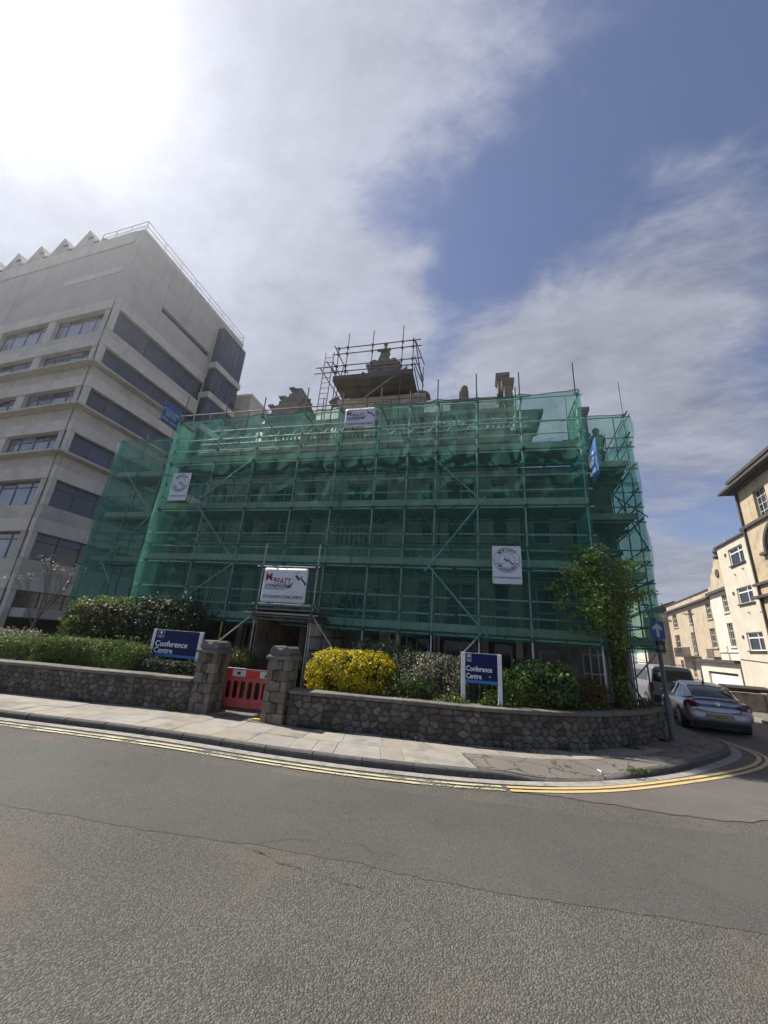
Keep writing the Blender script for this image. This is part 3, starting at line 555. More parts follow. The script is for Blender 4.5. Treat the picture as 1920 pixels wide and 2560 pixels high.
for i in range(holes):      # rounded ends of the openings
    x = -Wb + .08 + i * (hw + gap); mm = m
    for zc, sg in ((.26, 1), (.70, -1)):
        for sx in (0, 1):
            X = x if sx == 0 else x + hw; q = 1 if sx == 0 else -1; mm.prism([(X - q * .002, zc - sg * .002), (X + q * .045, zc - sg * .002), (X + q * .02, zc + sg * .016), (X - q * .002, zc + sg * .045)], 'y', y0 + .001, y1 - .001)
m.build('panel', red, bt)
MB().box(-Wb, Wb, -.035, .035, .80, 1.0).build('top_rail', red, bt, bevel=.015)
for i, (a, b) in enumerate([(-.95, -.57), (-.55, -.17), (-.15, .23), (.25, .63), (.65, .95)]):
    MB().box(a, b, -.039, -.036, .815, .975).build('reflective_strip', red2 if i % 2 == 0 else wht2, bt)
MB().box(-.97, .97, -.038, .038, 1.001, 1.018).build('edge_strip', wht2, bt)
MB().box(-.42, -.32, -.0405, -.0395, .86, .93).build('sticker', blk, bt); m = MB(); m.prism([(.37, .84), (.47, .84), (.42, .93)], 'y', -.0405, -.0395); m.build('sticker', blk, bt)
for x in (-.8, .8): MB().prism([(x - .1, .0), (x + .1, .0), (x + .04, .26), (x - .04, .26)], 'y', -.05, .05).build('foot_socket', blk, bt, bevel=.01); MB().box(x - .06, x + .06, -.28, .28, -.005, .035).build('foot', blk, bt, bevel=.01)
yel = M('yellow_sponge', (.75, .60, .05), (.6, .45, .04), 9, .7); m = MB()
g = random.Random(3)
for i in range(4): x, y = -5.22 + i * .06, 9.34 + g.uniform(-.03, .03); m.box(x, x + .09, y, y + .07, .125 + .01 * i, .15 + g.uniform(0, .03))
o = m.build('yellow_strap', yel); o['label'] = 'crumpled yellow strap lying at the foot of the right gate pillar'; o['category'] = 'strap'
m = MB(); m.path([(-6.35, 9.62, .135), (-6.22, 9.66, .14), (-6.12, 9.73, .135), (-5.98, 9.74, .137)], .014); o = m.build('orange_strap', M('orange_strap', (.6, .28, .05), rough=.7)); o['label'] = 'short orange strap lying on the path by the left gate pillar'; o['category'] = 'strap'
o = MB().path([(2.22, 8.93, .118), (2.24, 8.98, .12), (2.24, 9.04, .12), (2.21, 9.09, .118)], .012, 5).build('litter', paint_white); o['label'] = 'white curled scrap of litter on the cracked footway'; o['category'] = 'litter'
# ------------------------------------------------------------------ conference signs
navy = M('navy_sign', (.008, .017, .085), (.008, .015, .075), 2, .5, spec=.15, dirt=((.02, .028, .09), 6, .66, .85)); cyan = M('cyan_strip', (.02, .17, .42), rough=.35); signwhite = M('sign_white', (.72, .74, .74), (.62, .64, .64), 5, .4); lettw = M('letter_white', (.78, .80, .82), rough=.5)
def conf(label, x0, x1, y, zb, zt, zp, tilt, arrow, tw):
    t = thing('entrance_sign', label, 'sign', ((x0 + x1) / 2, y, zp)); pw = .10
    for x in (x0, x1 - pw): o = MB().box(x, x + pw, y - .03, y + .05, zp, zt + .015).build('post', signwhite, t, bevel=.008)
    MB().box(x0 + pw, x1 - pw, y - .02, y + .02, zb, zt).build('panel', navy, t); MB().box(x0 + pw, x1 - pw, y - .021, y - .018, zb, zb + (zt - zb) * .10).build('strip', cyan, t)
    MB().box(x0 + pw, x1 - pw, y - .024, y + .024, zt + .001, zt + .012).build('top_trim', signwhite, t)
    L, Hh = x1 - x0 - 2 * pw, zt - zb; fs = L * .205 / .9; X = x0 + pw - t.location.x + L * .03
    def pm(x, z): return plane_mat((x, -.0225, z - zp), (1, 0, 0), (0, 0, 1))
    sz = tw * .21
    for i, (s, fw) in enumerate((('Conference', .74 if not arrow else .80), ('Centre', .43 if not arrow else .47))): text(s, sz, lettw, t, pm(X, zb + Hh * (.47 - .25 * i)), align='LEFT', bold=.004, fit=L * fw)
    cx, cz, cw, ch = X + L * .02, zt - Hh * .02 - zp, L * .14, Hh * .27; f = .008; m = MB(); yy = -.0225
    for a, b, c, d in ((cx, cx + cw, cz - f, cz), (cx, cx + cw, cz - ch, cz - ch + f), (cx, cx + f, cz - ch, cz), (cx + cw - f, cx + cw, cz - ch, cz)): m.box(a, b, yy - .001, yy + .001, c, d)
    m.prism([(cx + cw * .32, cz - ch * .15), (cx + cw * .68, cz - ch * .15), (cx + cw * .68, cz - ch * .38), (cx + cw * .5, cz - ch * .52), (cx + cw * .32, cz - ch * .38)], 'y', yy - .001, yy + .001)
    for k in (.66, .76, .86): m.box(cx + cw * .22, cx + cw * .78, yy - .001, yy + .001, cz - ch * k - .006, cz - ch * k)
    b = m; off = t.location; b.v = [(p[0] + off.x, p[1] + off.y, p[2] + off.z) for p in b.v]; b.build('crest', lettw, t)
    if arrow:
        m = MB(); ax, az = X + L * .70 + off.x, zb + Hh * .22; m.prism([(ax, az), (ax + .035, az), (ax + .035, az + .045), (ax + .025, az + .045), (ax + .025, az + .012), (ax, az + .012)], 'y', y - .0235, y - .0215); m.build('mark', lettw, t)
    t.rotation_euler = (0, 0, tilt)
    return t
conf('blue Conference Centre sign standing in the hedge, left of the gate pillars', -9.40, -7.70, 10.2, 1.27, 2.0, .55, 0, False, 1.05)
conf('blue Conference Centre sign on two white posts above the curving wall', -.36, .60, 10.3, 1.33, 2.0, .65, 0, True, .80)
# ------------------------------------------------------------------ hoarded entrance tunnel with banner frame
et = thing('entrance_tunnel', 'plywood hoarded walkway under scaffold tubes leading from the gate to the building', 'walkway', (-5.7, 12.5, .13))
TX0, TX1, TY0, TY1 = -6.62, -4.80, 11.05, 14.15
g = random.Random(5); nb = 6
for sx, X in ((0, TX0 + .06), (1, TX1 - .06)):
    for j in range(3):
        ya, yb = TY0 + j * (TY1 - TY0) / 3, TY0 + (j + 1) * (TY1 - TY0) / 3
        for i in range(nb):
            za, zb = .14 + i * .395, .14 + (i + 1) * .395
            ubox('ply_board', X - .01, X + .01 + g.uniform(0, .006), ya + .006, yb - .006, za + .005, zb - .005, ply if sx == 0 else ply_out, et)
    for j in range(3):
        for i in range(nb): z = .14 + (i + 1) * .395; tube('ledger', (X + (-.05 if sx == 0 else .05), TY0, z), (X + (-.05 if sx == 0 else .05), TY1, z), .018, steel_dark, et)
        break
    for y in (TY0, TY0 + 1.05, TY0 + 2.1, TY1): tube('standard', (X + (-.09 if sx == 0 else .09), y, .13), (X + (-.09 if sx == 0 else .09), y, 2.72 if y > TY0 else 4.90), .024, steel if y == TY0 else steel_dark, et)
MB().box(TX0, TX1, TY0 - .05, TY1, 2.70, 2.74).build('roof_deck', ply, et)
for i in range(7): y = TY0 + i * .5; tube('transom', (TX0 - .15, y, 2.66), (TX1 + .15, y, 2.66), .024, steel_dark, et)
for X in (TX0 - .06, TX1 + .06, TX1 + .12):
    tube('roof_ledger', (X, TY0 - .2, 2.60), (X, TY1, 2.60), .024, steel_dark, et); tube('roof_ledger', (X, TY0 - .25, 2.80), (X, TY1, 2.80), .024, steel_dark, et)
for i in range(5): ubox('roof_board', TX0 - .1, TX1 + .1, TY0 - .12 + i * .23, TY0 + .1 + i * .23, 2.80 + .002 * i, 2.838 + .002 * i, board_m, et)
FY = TY0 - .06
for z, a, b in ((2.70, -7.0, -4.55), (2.62, -6.75, -4.65), (2.98, -6.78, -4.68), (4.14, -6.80, -4.66), (2.52, -6.7, -4.7)): tube('front_rail', (a, FY - .03, z), (b, FY - .03, z), .024, steel if z > 2.9 or a < -6.9 else steel_dark, et)
tube('brace', (TX0 - .05, FY, 2.68), (-7.75, FY - .5, 1.45), .024, steel, et); tube('brace', (TX1 + .02, FY, 2.75), (-3.85, FY - .2, 1.75), .024, steel, et)
m = MB()
for x in (TX0 - .03, TX1 + .03):
    for z in (2.62, 2.70, 2.98, 4.14): m.box(x - .05, x + .05, FY - .07, FY + .05, z - .045, z + .045)
m.build('coupler', coupler_m, et)['kind'] = 'stuff'
bannerw = M('banner_white', (.58, .63, .68), (.53, .58, .63), 2, .45, c3=(.50, .55, .60), sc3=1.4); maroon = M('maroon_print', (.22, .012, .03), rough=.5); ink = M('charcoal_print', (.02, .028, .045), rough=.5); grey_ink = M('grey_print', (.16, .18, .20), rough=.5)
def hammer(parent, cx, cz, s, yy, off, bold=1.0):
    def P(pts, mat):
        m = MB(); m.prism([(cx + a * s + off[0], cz + b * s + off[2]) for a, b in pts], 'y', off[1] + yy - .001, off[1] + yy + .0005); m.build('tool_emblem', mat, parent)
    P([(-.16, .10), (-.05, .18), (.20, -.06), (.10, -.14)], ink) if False else None
    P([(-.20, .12), (-.13, .20), (.09, -.02), (.02, -.10)], ink)
    P([(.02, -.10), (.09, -.02), (.21, .12), (.17, .15), (.04, .01)], ink)
    P([(.12, -.02), (.18, .04), (.42, -.22), (.36, -.28)], grey_ink if bold < 1 else ink); P([(.33, -.28), (.42, -.19), (.46, -.24), (.38, -.33)], ink)
    P([(-.11, .0), (-.09, .02), (-.50, -.46), (-.53, -.43)], grey_ink); P([(-.30, -.21), (-.27, -.24), (-.50, -.50), (-.54, -.46)], ink)
    P([(-.20, .20), (-.17, .20), (.02, .40), (.0, .42)], grey_ink)
def banner_sheet(name, label, x0, x1, y, z0, z1, sk=.0):
    t = thing(name, label, 'banner', ((x0 + x1) / 2, y, z0)); m = MB(); nx, nz = 14, 10; vs = []
    for j in range(nz + 1):
        for i in range(nx + 1):
            u, v = i / nx, j / nz; vs.append((x0 + (x1 - x0) * u + sk * (v - .5), y + .0025 * math.sin(u * 9 + v * 4), z0 + (z1 - z0) * v - .012 * math.sin(math.pi * u) * (v - .5)))
    k = nx + 1; m.add(vs, [(j * k + i, j * k + i + 1, (j + 1) * k + i + 1, (j + 1) * k + i) for j in range(nz) for i in range(nx)])
    o = m.build('sheet', bannerw, t, smooth=True); s = o.modifiers.new('thick', 'SOLIDIFY'); s.thickness = .004; s.offset = 1
    m = MB()
    for x in (x0 + .015, x1 - .015, (x0 + x1) / 2):
        for z in (z0 + .015, z1 - .015): m.box(x - .012, x + .012, y - .012, y - .006, z - .012, z + .012)
    m.build('eyelet_tie', ink, t); return t
def wide(label, x0, x1, y, z0, z1):
    t = banner_sheet('banner', label, x0, x1, y, z0, z1); w, h = x1 - x0, z1 - z0
    def T(s, u, v, size, mat, **k): text(s, size * w, mat, t, plane_mat((-w / 2 + u * w, -.010, v * h), (1, 0, 0), (0, 0, 1)), **k)
    T('M', .125, .74, .2, maroon, bold=.003, fit=.135 * w, tall=.225 * h); T('O', .225, .675, .12, maroon, bold=.004, fit=.085 * w, tall=.10 * h); T('FFATT', .45, .62, .2, maroon, bold=.003, fit=.37 * w, tall=.17 * h); T('.', .64, .55, .1, maroon, bold=.008)
    T('STONEWORKS', .355, .475, .115, ink, bold=.005, shear=.3, fit=.61 * w, tall=.10 * h); T('NATURAL STONE SPECIALISTS', .29, .385, .044, grey_ink, fit=.47 * w); T('STONEWORK.INFO', .50, .165, .1, ink, bold=.002, shear=.06, fit=.90 * w, tall=.095 * h)
    hammer(t, .30 * w, .70 * h, .42 * w, -.010, t.location); return t
wide('large white Moffatt Stoneworks banner framed in tubes above the entrance walkway'.replace('Moffatt Stoneworks', 'stonework'), -6.49, -5.0, FY - .085, 3.02, 4.08)
def roundsign(label, x0, x1, y, z0, z1):
    t = thing('round_logo_board', label, 'sign', ((x0 + x1) / 2, y, z0)); w, h = x1 - x0, z1 - z0
    MB().prism([(x0 + .03, z0), (x1 - .03, z0), (x1, z0 + .03), (x1, z1 - .03), (x1 - .03, z1), (x0 + .03, z1), (x0, z1 - .03), (x0, z0 + .03)], 'y', y - .003, y + .003).build('board', bannerw, t)
    cx, cz, r = (x0 + x1) / 2, z0 + h * .62, w * .455; n = 48
    for ro, ri in ((r, r - .014), (r * .61, r * .61 - .010)):
        m = MB(); vs = []
        for i in range(n): a = 2 * math.pi * i / n; vs += [(cx + ro * math.cos(a), y - .006, cz + ro * math.sin(a)), (cx + ri * math.cos(a), y - .006, cz + ri * math.sin(a))]
        m.add(vs, [(2 * i, 2 * ((i + 1) % n), 2 * ((i + 1) % n) + 1, 2 * i + 1) for i in range(n)]); m.build('ring', ink, t)
    for s, a0, a1, top in (('MOFFATT', 132, 48, True), ('STONEWORKS', 200, 340, False)):
        for i, ch in enumerate(s):
            a = R(a0 + (a1 - a0) * i / (len(s) - 1)); rr = r * .80; d = Vector((math.cos(a), 0, math.sin(a))); up = d if top else -d; right = Vector((up.z, 0, -up.x))
            text(ch, w * .145, ink, t, plane_mat((d.x * rr, -.006, cz - z0 + d.z * rr), right, up), bold=.006)
    m = MB(); m.box(cx - r * .9, cx - r * .75, y - .007, y - .005, cz - .015, cz + .015); m.box(cx + r * .75, cx + r * .9, y - .007, y - .005, cz - .004, cz + .004); m.build('tick', grey_ink, t)
    hammer(t, 0, cz - z0 - .01, w * .50, -.007, t.location); text('STONEWORK.INFO', w * .115, ink, t, plane_mat((0, -.006, h * .16), (1, 0, 0), (0, 0, 1)), bold=.0015, fit=w * .92, tall=h * .055)
    return t
roundsign('white board with round hammer logo tied to the green netting at upper left', -11.90, -11.05, 11.90, 7.02 - .2, 8.0)
roundsign('white round hammer logo board on the netting at lower right, above the bushes', .50, 1.34, 11.90, 3.98, 5.13)
wide('small white stonework banner at the top edge of the green netting', -4.80, -3.62, 11.93, 9.66, 10.48)
bb = M('banner_blue', (.05, .15, .40), (.04, .125, .34), 2, .6, spec=.2); bl = M('banner_print', (.55, .62, .74), rough=.5)
def blueb(label, x, ya, yb, z0, z1, face, bow, sk):
    t = thing('blue_banner', label, 'banner', (x, ya, z0)); m = MB(); n = 10; vs = []
    for j in range(n + 1):
        for i in range(n + 1): u, v = i / n, j / n; vs.append((x + bow * math.sin(math.pi * u) * math.sin(math.pi * v), ya + (yb - ya) * u, z0 + (z1 - z0) * v + sk * (u - .5)))
    k = n + 1; m.add(vs, [(j * k + i, j * k + i + 1, (j + 1) * k + i + 1, (j + 1) * k + i) for j in range(n) for i in range(n)])
    o = m.build('sheet', bb, t, smooth=True); s = o.modifiers.new('thick', 'SOLIDIFY'); s.thickness = .004; s.offset = 0
    w, h = abs(yb - ya), z1 - z0; rt = (0, 1, 0) if face > 0 else (0, -1, 0)
    for i_, sarg in enumerate((('R.J.COOPER', .62, .145), ('SCAFFOLDING', .50, .095), ('SERVICES', .39, .095), ('07887 183423', .16, .10))):
        text(sarg[0], .1, bl, t, plane_mat((face * .012 + bow * .95, (yb - ya) / 2, sarg[1] * h), rt, (0, 0, 1)), bold=.004, fit=w * (.86 if i_ in (0, 3) else .62), tall=h * sarg[2])
    for z in (z0 - .03, z1 + .03): tube('banner_pole', (x, ya - .1, z - sk * .55), (x, yb + .15, z + sk * .55), .02, steel_dark, t)
    return t
blueb('blue scaffolding company banner jutting out from the top left corner of the scaffold', -12.62, 11.22, 12.15, 10.18, 11.12, 1, .0, .0)
blueb('blue scaffolding company banner bowed by wind on the right corner of the scaffold', 3.60, 11.45, 12.1, 7.25, 8.45, -1, -.07, -.12)
# ------------------------------------------------------------------ main scaffold
sc = thing('scaffold', 'tall tube scaffold with timber platforms wrapped in green netting round the stone building', 'scaffold', (-5, 13, .6))
FYS, BYS = 12.27, 13.75
XS = [-12.55, -10.43, -8.62, -6.69, -5.10, -3.52, -2.36, -1.33, .085, 1.58, 3.40]
LIFT = [2.52, 4.56, 6.62, 8.66]; TOP = 10.66
tops = [12.0, 11.9, 11.6, 11.9, 11.5, 11.6, 11.3, 11.75, 11.85, 11.75, 11.95]
g = random.Random(9)
yelp = M('yellow_wrap', (.55, .48, .06), (.45, .40, .08), 6, .6)
joint = []
for i, x in enumerate(XS):
    tube('standard', (x, FYS, .62), (x, FYS, 10.70), .0275, steel_lit, sc); tube('standard', (x, FYS, 10.71), (x, FYS, tops[i]), .0255, steel_dark, sc)  # pole split in two: brightened behind the netting, darkened above against the sky
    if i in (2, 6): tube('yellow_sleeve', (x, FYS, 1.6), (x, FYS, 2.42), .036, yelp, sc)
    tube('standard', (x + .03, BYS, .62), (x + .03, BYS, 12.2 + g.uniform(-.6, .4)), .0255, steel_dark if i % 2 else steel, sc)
RAILS = [2.44, 3.04, 3.55, 4.48, 5.10, 5.62, 6.54, 7.15, 7.68, 8.58, 9.20, 9.72, TOP]
for k, z in enumerate(RAILS):
    for a, b in zip((-12.8, -6.5, -.6), (-6.6, -.7, 3.62)):
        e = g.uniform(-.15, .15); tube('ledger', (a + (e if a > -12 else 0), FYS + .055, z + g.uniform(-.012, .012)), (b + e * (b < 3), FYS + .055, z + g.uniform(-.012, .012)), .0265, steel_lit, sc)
    for x in XS: joint.append((x, FYS + .03, z))
for z in LIFT + [TOP]:
    tube('ledger', (-12.7, BYS + .05, z - .07), (3.5, BYS + .05, z - .07), .0255, steel_dark, sc)
    for x in XS: tube('transom', (x + .06, FYS - .18, z - .055), (x + .06, BYS + .2, z - .055), .0255, steel_dark, sc); joint.append((x + .03, FYS - .02, z - .055))
    for x in [a * .5 + b * .5 for a, b in zip(XS, XS[1:])]:
        if z < TOP: tube('transom', (x, FYS - .1, z - .055), (x, BYS + .1, z - .055), .0255, steel_dark, sc)
for z in LIFT:
    cuts = [-12.6, -9.0, -5.2, -1.4, 3.5] if z != 6.62 else [-12.6, -10.1, -6.3, -2.7, .8, 3.5]
    for a, b in zip(cuts, cuts[1:]):
        for j in range(6): y = FYS + .09 + j * .232; ubox('scaffold_board', a + .01, b - .01 + g.uniform(-.05, 0), y, y + .222, z - .025 + .004 * (j % 2), z + .013 + .004 * (j % 2), board_m, sc)
    cuts = [-12.6, -10.9, -7.4, -4.1, -1.9, .4, 3.5]; e = g.uniform(-.8, .8)
    cuts = [cuts[0]] + [c + e for c in cuts[1:-1]] + [cuts[-1]]
    for a, b in zip(cuts, cuts[1:]): zz = z + .02 + g.uniform(0, .012); ubox('toe_board', a, b - .012, FYS + .085, FYS + .123, zz, zz + .225, toe_m, sc)
m = MB()
for x, y, z in joint: m.box(x - .042, x + .042, y - .05, y + .05, z - .045, z + .045)
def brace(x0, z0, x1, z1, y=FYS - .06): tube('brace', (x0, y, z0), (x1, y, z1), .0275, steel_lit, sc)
for a in ((-8.3, 8.95, -11.0, 6.75), (-10.7, 6.7, -8.55, 4.45), (-8.4, 4.6, -11.1, 2.6), (-2.2, 9.2, .30, 6.65), (.35, 6.9, -1.6, 4.35), (-1.75, 4.85, .35, 2.45), (.35, 2.75, -.75, 1.55)): brace(*a)
# alloy lattice beams
def lattice(name, x0, x1, y, z0, z1, mat=alloy):
    m = MB(); m.tube((x0, y, z0), (x1, y, z0), .024).tube((x0, y, z1), (x1, y, z1), .024); x = x0 + .05; k = 0
    while x + .36 < x1: m.tube((x, y, z0 if k % 2 else z1), (x + .36, y, z1 if k % 2 else z0), .017, n=6); x += .36; k += 1
    return m.build(name, mat, sc)
lattice('lattice_beam', -11.5, -4.9, 12.9, 10.1, 10.5); lattice('lattice_beam', -4.3, 1.9, 12.8, 9.80, 10.17); lattice('lattice_beam', -11.6, -7.8, 12.6, 9.28, 9.66); lattice('lattice_beam', -7.7, -.2, 13.4, 6.30, 6.66, steel)
# left return wing, set back
LY = 13.5; LX = [-16.95, -15.6, -14.2, -12.9]
for x in LX:
    tube('standard', (x, LY, .62), (x, LY, 11.1 + g.uniform(-.3, .3)), .0255, steel, sc); tube('standard', (x, LY + 1.4, .62), (x, LY + 1.4, 10.0), .0255, steel_dark, sc)
for z in (2.3, 2.95, 4.55, 5.2, 5.6, 6.62, 7.25, 7.7, 8.66, 9.2, 9.7, 10.60):
    tube('ledger', (-17.15, LY + .05, z), (-12.6, LY + .05, z), .0255, steel, sc); tube('ledger', (-17.0, LY - .1, z + .04), (-17.0, LY + 5, z + .04), .0255, steel_dark, sc)
    for x in LX: m.box(x - .042, x + .042, LY - .02, LY + .08, z - .045, z + .045)
for z in (4.63, 6.7, 8.74):
    for j in range(5): y = LY + .1 + j * .232; ubox('scaffold_board', -16.9, -12.7, y, y + .222, z - .02 + .004 * (j % 2), z + .018 + .004 * (j % 2), board_m, sc)
    ubox('toe_board', -16.9, -14.1, LY + .085, LY + .123, z + .02, z + .245, toe_m, sc); ubox('toe_board', -14.08, -12.7, LY + .085, LY + .123, z + .03, z + .25, toe_m, sc)
for a in ((-16.3, 9.0, -14.1, 6.8), (-14.0, 6.85, -16.15, 4.45), (-15.95, 4.5, -14.3, 2.5)): brace(*a, y=LY - .06)
for y in (15.4, 17.0, 18.4): tube('standard', (-17.0, y, .62), (-17.0, y, 10.4), .0255, steel_dark, sc)
# right return wing
RY = 14.1; RX = [3.75, 5.46]
for x in RX: tube('standard', (x, RY, .62), (x, RY, 12.35 if x > 5 else 11.4), .0255, steel, sc)
for x, y in ((5.62, 15.5), (5.7, 16.9), (5.8, 18.3), (4.6, 15.5)): tube('standard', (x, y, .2), (x, y, 11.6 if x > 5 else 11.2), .0255, steel_dark, sc)
tube('standard', (4.7, 14.2, .2), (4.68, 14.2, 2.4), .0255, steel, sc)
for z in (2.45, 3.1, 4.5, 5.1, 5.6, 6.6, 7.15, 7.7, 8.62, 9.5, 9.9, 10.78):
    tube('ledger', (3.3, RY + .05, z), (5.72, RY + .05, z), .0255, steel, sc); tube('ledger', (5.52, RY - .25, z + .05), (5.85, 18.6, z + .05), .0255, steel_dark, sc)
    for x in RX: m.box(x - .042, x + .042, RY - .02, RY + .08, z - .045, z + .045)
for x, z0, z1 in ((5.60, 9.5, 10.8), (5.64, 5.6, 8.5), (5.66, 2.5, 5.5)): tube('brace', (x, RY, z0), (x + .15, RY + 2.6, z1), .0255, steel_dark, sc)
tube('brace', (4.25, RY - .06, 8.0), (5.75, RY - .06, 6.75), .0255, steel, sc); tube('brace', (5.5, RY - .3, 2.55), (4.35, RY - .35, 1.3), .0255, steel, sc); tube('brace', (4.6, 12.9, .75), (4.1, 13.9, 2.4), .0255, steel_dark, sc)
tube('ledger', (4.5, 14.0, .95), (5.5, 14.0, .9), .0255, steel_dark, sc)
for z in (2.55, 4.63, 6.7, 8.74):
    for j in range(5): y = RY + .12 + j * .232; ubox('scaffold_board', 3.5, 5.4, y, y + .222, z - .02 + .004 * (j % 2), z + .018 + .004 * (j % 2), board_m, sc)
    ubox('toe_board', 3.5, 5.5, RY + .085, RY + .123, z + .02, z + .245, toe_m, sc)
    for j in range(5): x = 4.6 + j * .232; ubox('scaffold_board', x - .1, x + .12, RY + 1.32, 18.4, z - .02 + .004 * (j % 2), z + .018 + .004 * (j % 2), board_m, sc)
m.build('coupler', coupler_m, sc)['kind'] = 'stuff'
# top rails above the netting
tube('ledger', (-13.0, FYS + .1, 11.05), (-3.2, FYS + .1, 11.02), .0255, steel_dark, sc); tube('ledger', (-3.4, FYS + 1.0, 11.4), (2.1, FYS + 1.0, 11.4), .0255, steel_dark, sc)
# ladder on the left wing
def ladder(name, label, x, y, z0, z1, w=.4, dx=0, dy=0, mat=alloy):
    t = thing(name, label, 'ladder', (x, y, z0)); H = z1 - z0
    for k in (0, w): tube('stile', (x + k, y, z0), (x + k + dx, y + dy, z1), .02, mat, t)
    n = int(H / .28)
    for i in range(1, n): f = i / n; tube('rung', (x + dx * f, y + dy * f, z0 + H * f), (x + w + dx * f, y + dy * f, z0 + H * f), .013, mat, t)
    return t
ladder('ladder', 'metal ladder inside the netting of the set-back left scaffold bay', -16.6, 14.1, 4.7, 6.6, .4, .1, .1)
ladder('ladder', 'ladder leaning on the left end of the rooftop scaffold cage', -6.75, 13.35, 11.0, 14.7, .40, .02, .1, steel_dark)
# ------------------------------------------------------------------ rooftop cage round the pediment
rc = thing('rooftop_scaffold', 'small scaffold cage with boarded platform round the central pediment above the roof', 'scaffold', (-4.5, 14, 11.5)); CY, CY2 = 14.0, 15.5
mc = MB()
for x, zt in ((-6.35, 15.5), (-5.9, 16.25), (-4.66, 16.25), (-3.21, 16.35), (-2.70, 15.55)): tube('standard', (x, CY, 11.0), (x, CY, zt), .0255, steel_dark, rc)
for x, zt in ((-6.4, 14.4), (-2.43, 14.5), (-5.75, 14.3)): tube('standard', (x, CY2, 11.5), (x, CY2, zt + .6), .0255, steel_dark, rc)
for z, a, b in ((15.37, -6.5, -2.35), (15.02, -6.65, -2.3), (14.33, -7.4, -2.3), (14.0, -7.45, -2.35)):
    tube('ledger', (a, CY - .05, z), (b, CY - .05, z), .0255, steel_dark, rc)
    for x in (-6.35, -5.9, -4.66, -3.21, -2.70): mc.box(x - .04, x + .04, CY - .09, CY + .04, z - .045, z + .045)
for z in (14.4, 14.05, 15.3): tube('ledger', (-2.6, CY - .1, z), (-2.4, CY2 + .1, z), .0255, steel_dark, rc); tube('ledger', (-6.45, CY - .3, z), (-6.45, CY2 + .2, z), .0255, steel_dark, rc)
tube('ledger', (-6.6, 15.3, 13.6), (-2.4, 15.3, 13.55), .0255, steel_dark, rc); tube('ledger', (-6.9, CY - .05, 14.7), (-6.2, CY2, 13.7), .0255, steel_dark, rc); tube('ledger', (-7.2, CY - .05, 14.35), (-6.5, CY2, 13.35), .0255, steel_dark, rc)
tube('brace', (-5.3, CY - .1, 12.0), (-2.85, CY - .1, 13.95), .0255, steel, rc); tube('brace', (-2.62, CY, 15.35), (-2.42, CY2, 14.0), .0255, steel_dark, rc); tube('brace', (-2.62, CY, 13.9), (-2.42, CY2, 12.9), .0255, steel_dark, rc); tube('brace', (-6.3, CY, 12.0), (-6.0, CY, 14.4), .0255, steel_dark, rc)
for j in range(6): y = 13.9 + j * .232; ubox('platform_board', -6.42, -2.62, y, y + .222, 13.42 + .004 * (j % 2), 13.46 + .004 * (j % 2), board_m, rc)
for i in range(5): x = -6.2 + i * .85; tube('transom', (x, 13.85, 13.39), (x, 15.4, 13.39), .0255, steel_dark, rc)
ubox('toe_board', -6.42, -2.62, 13.86, 13.90, 13.44, 13.70, board_m, rc)
mc.build('coupler', coupler_m, rc)['kind'] = 'stuff'
# ------------------------------------------------------------------ netting
def netmat(name, T, tint, col, colt):
    m = bpy.data.materials.new(name); m.use_nodes = True; nt = m.node_tree; N, L = nt.nodes, nt.links; N.remove(N['Principled BSDF'])
    g = N.new('ShaderNodeNewGeometry'); n = N.new('ShaderNodeTexNoise'); n.inputs['Scale'].default_value = .8; n.inputs['Detail'].default_value = 5; L.new(g.outputs['Position'], n.inputs['Vector'])
    mp = N.new('ShaderNodeMapping'); mp.inputs['Scale'].default_value = (3.0, 3.0, .5); L.new(g.outputs['Position'], mp.inputs[0]); n2 = N.new('ShaderNodeTexNoise'); n2.inputs['Scale'].default_value = 1.6; n2.inputs['Detail'].default_value = 4; L.new(mp.outputs[0], n2.inputs['Vector'])
    a = N.new('ShaderNodeMath'); a.operation = 'ADD'; L.new(n.outputs['Fac'], a.inputs[0]); L.new(n2.outputs['Fac'], a.inputs[1])
    r = N.new('ShaderNodeMapRange'); L.new(a.outputs[0], r.inputs[0]); r.inputs[1].default_value = .7; r.inputs[2].default_value = 1.3; r.inputs[3].default_value = T + .08; r.inputs[4].default_value = T - .10
    d = N.new('ShaderNodeBsdfDiffuse'); d.inputs[0].default_value = (*col, 1); tl = N.new('ShaderNodeBsdfTranslucent'); tl.inputs[0].default_value = (*colt, 1); m1 = N.new('ShaderNodeMixShader'); m1.inputs[0].default_value = .55; L.new(d.outputs[0], m1.inputs[1]); L.new(tl.outputs[0], m1.inputs[2])
    t = N.new('ShaderNodeBsdfTransparent'); t.inputs[0].default_value = (*tint, 1); m2 = N.new('ShaderNodeMixShader'); L.new(r.outputs[0], m2.inputs[0]); L.new(m1.outputs[0], m2.inputs[1]); L.new(t.outputs[0], m2.inputs[2]); L.new(m2.outputs[0], N['Material Output'].inputs[0]); return m
net_m = netmat('green_mesh', .59, (.76, .96, .91), (.078, .225, .182), (.145, .42, .345))
net_t = M('net_hem', (.02, .16, .11), (.03, .21, .155), 9, .8)
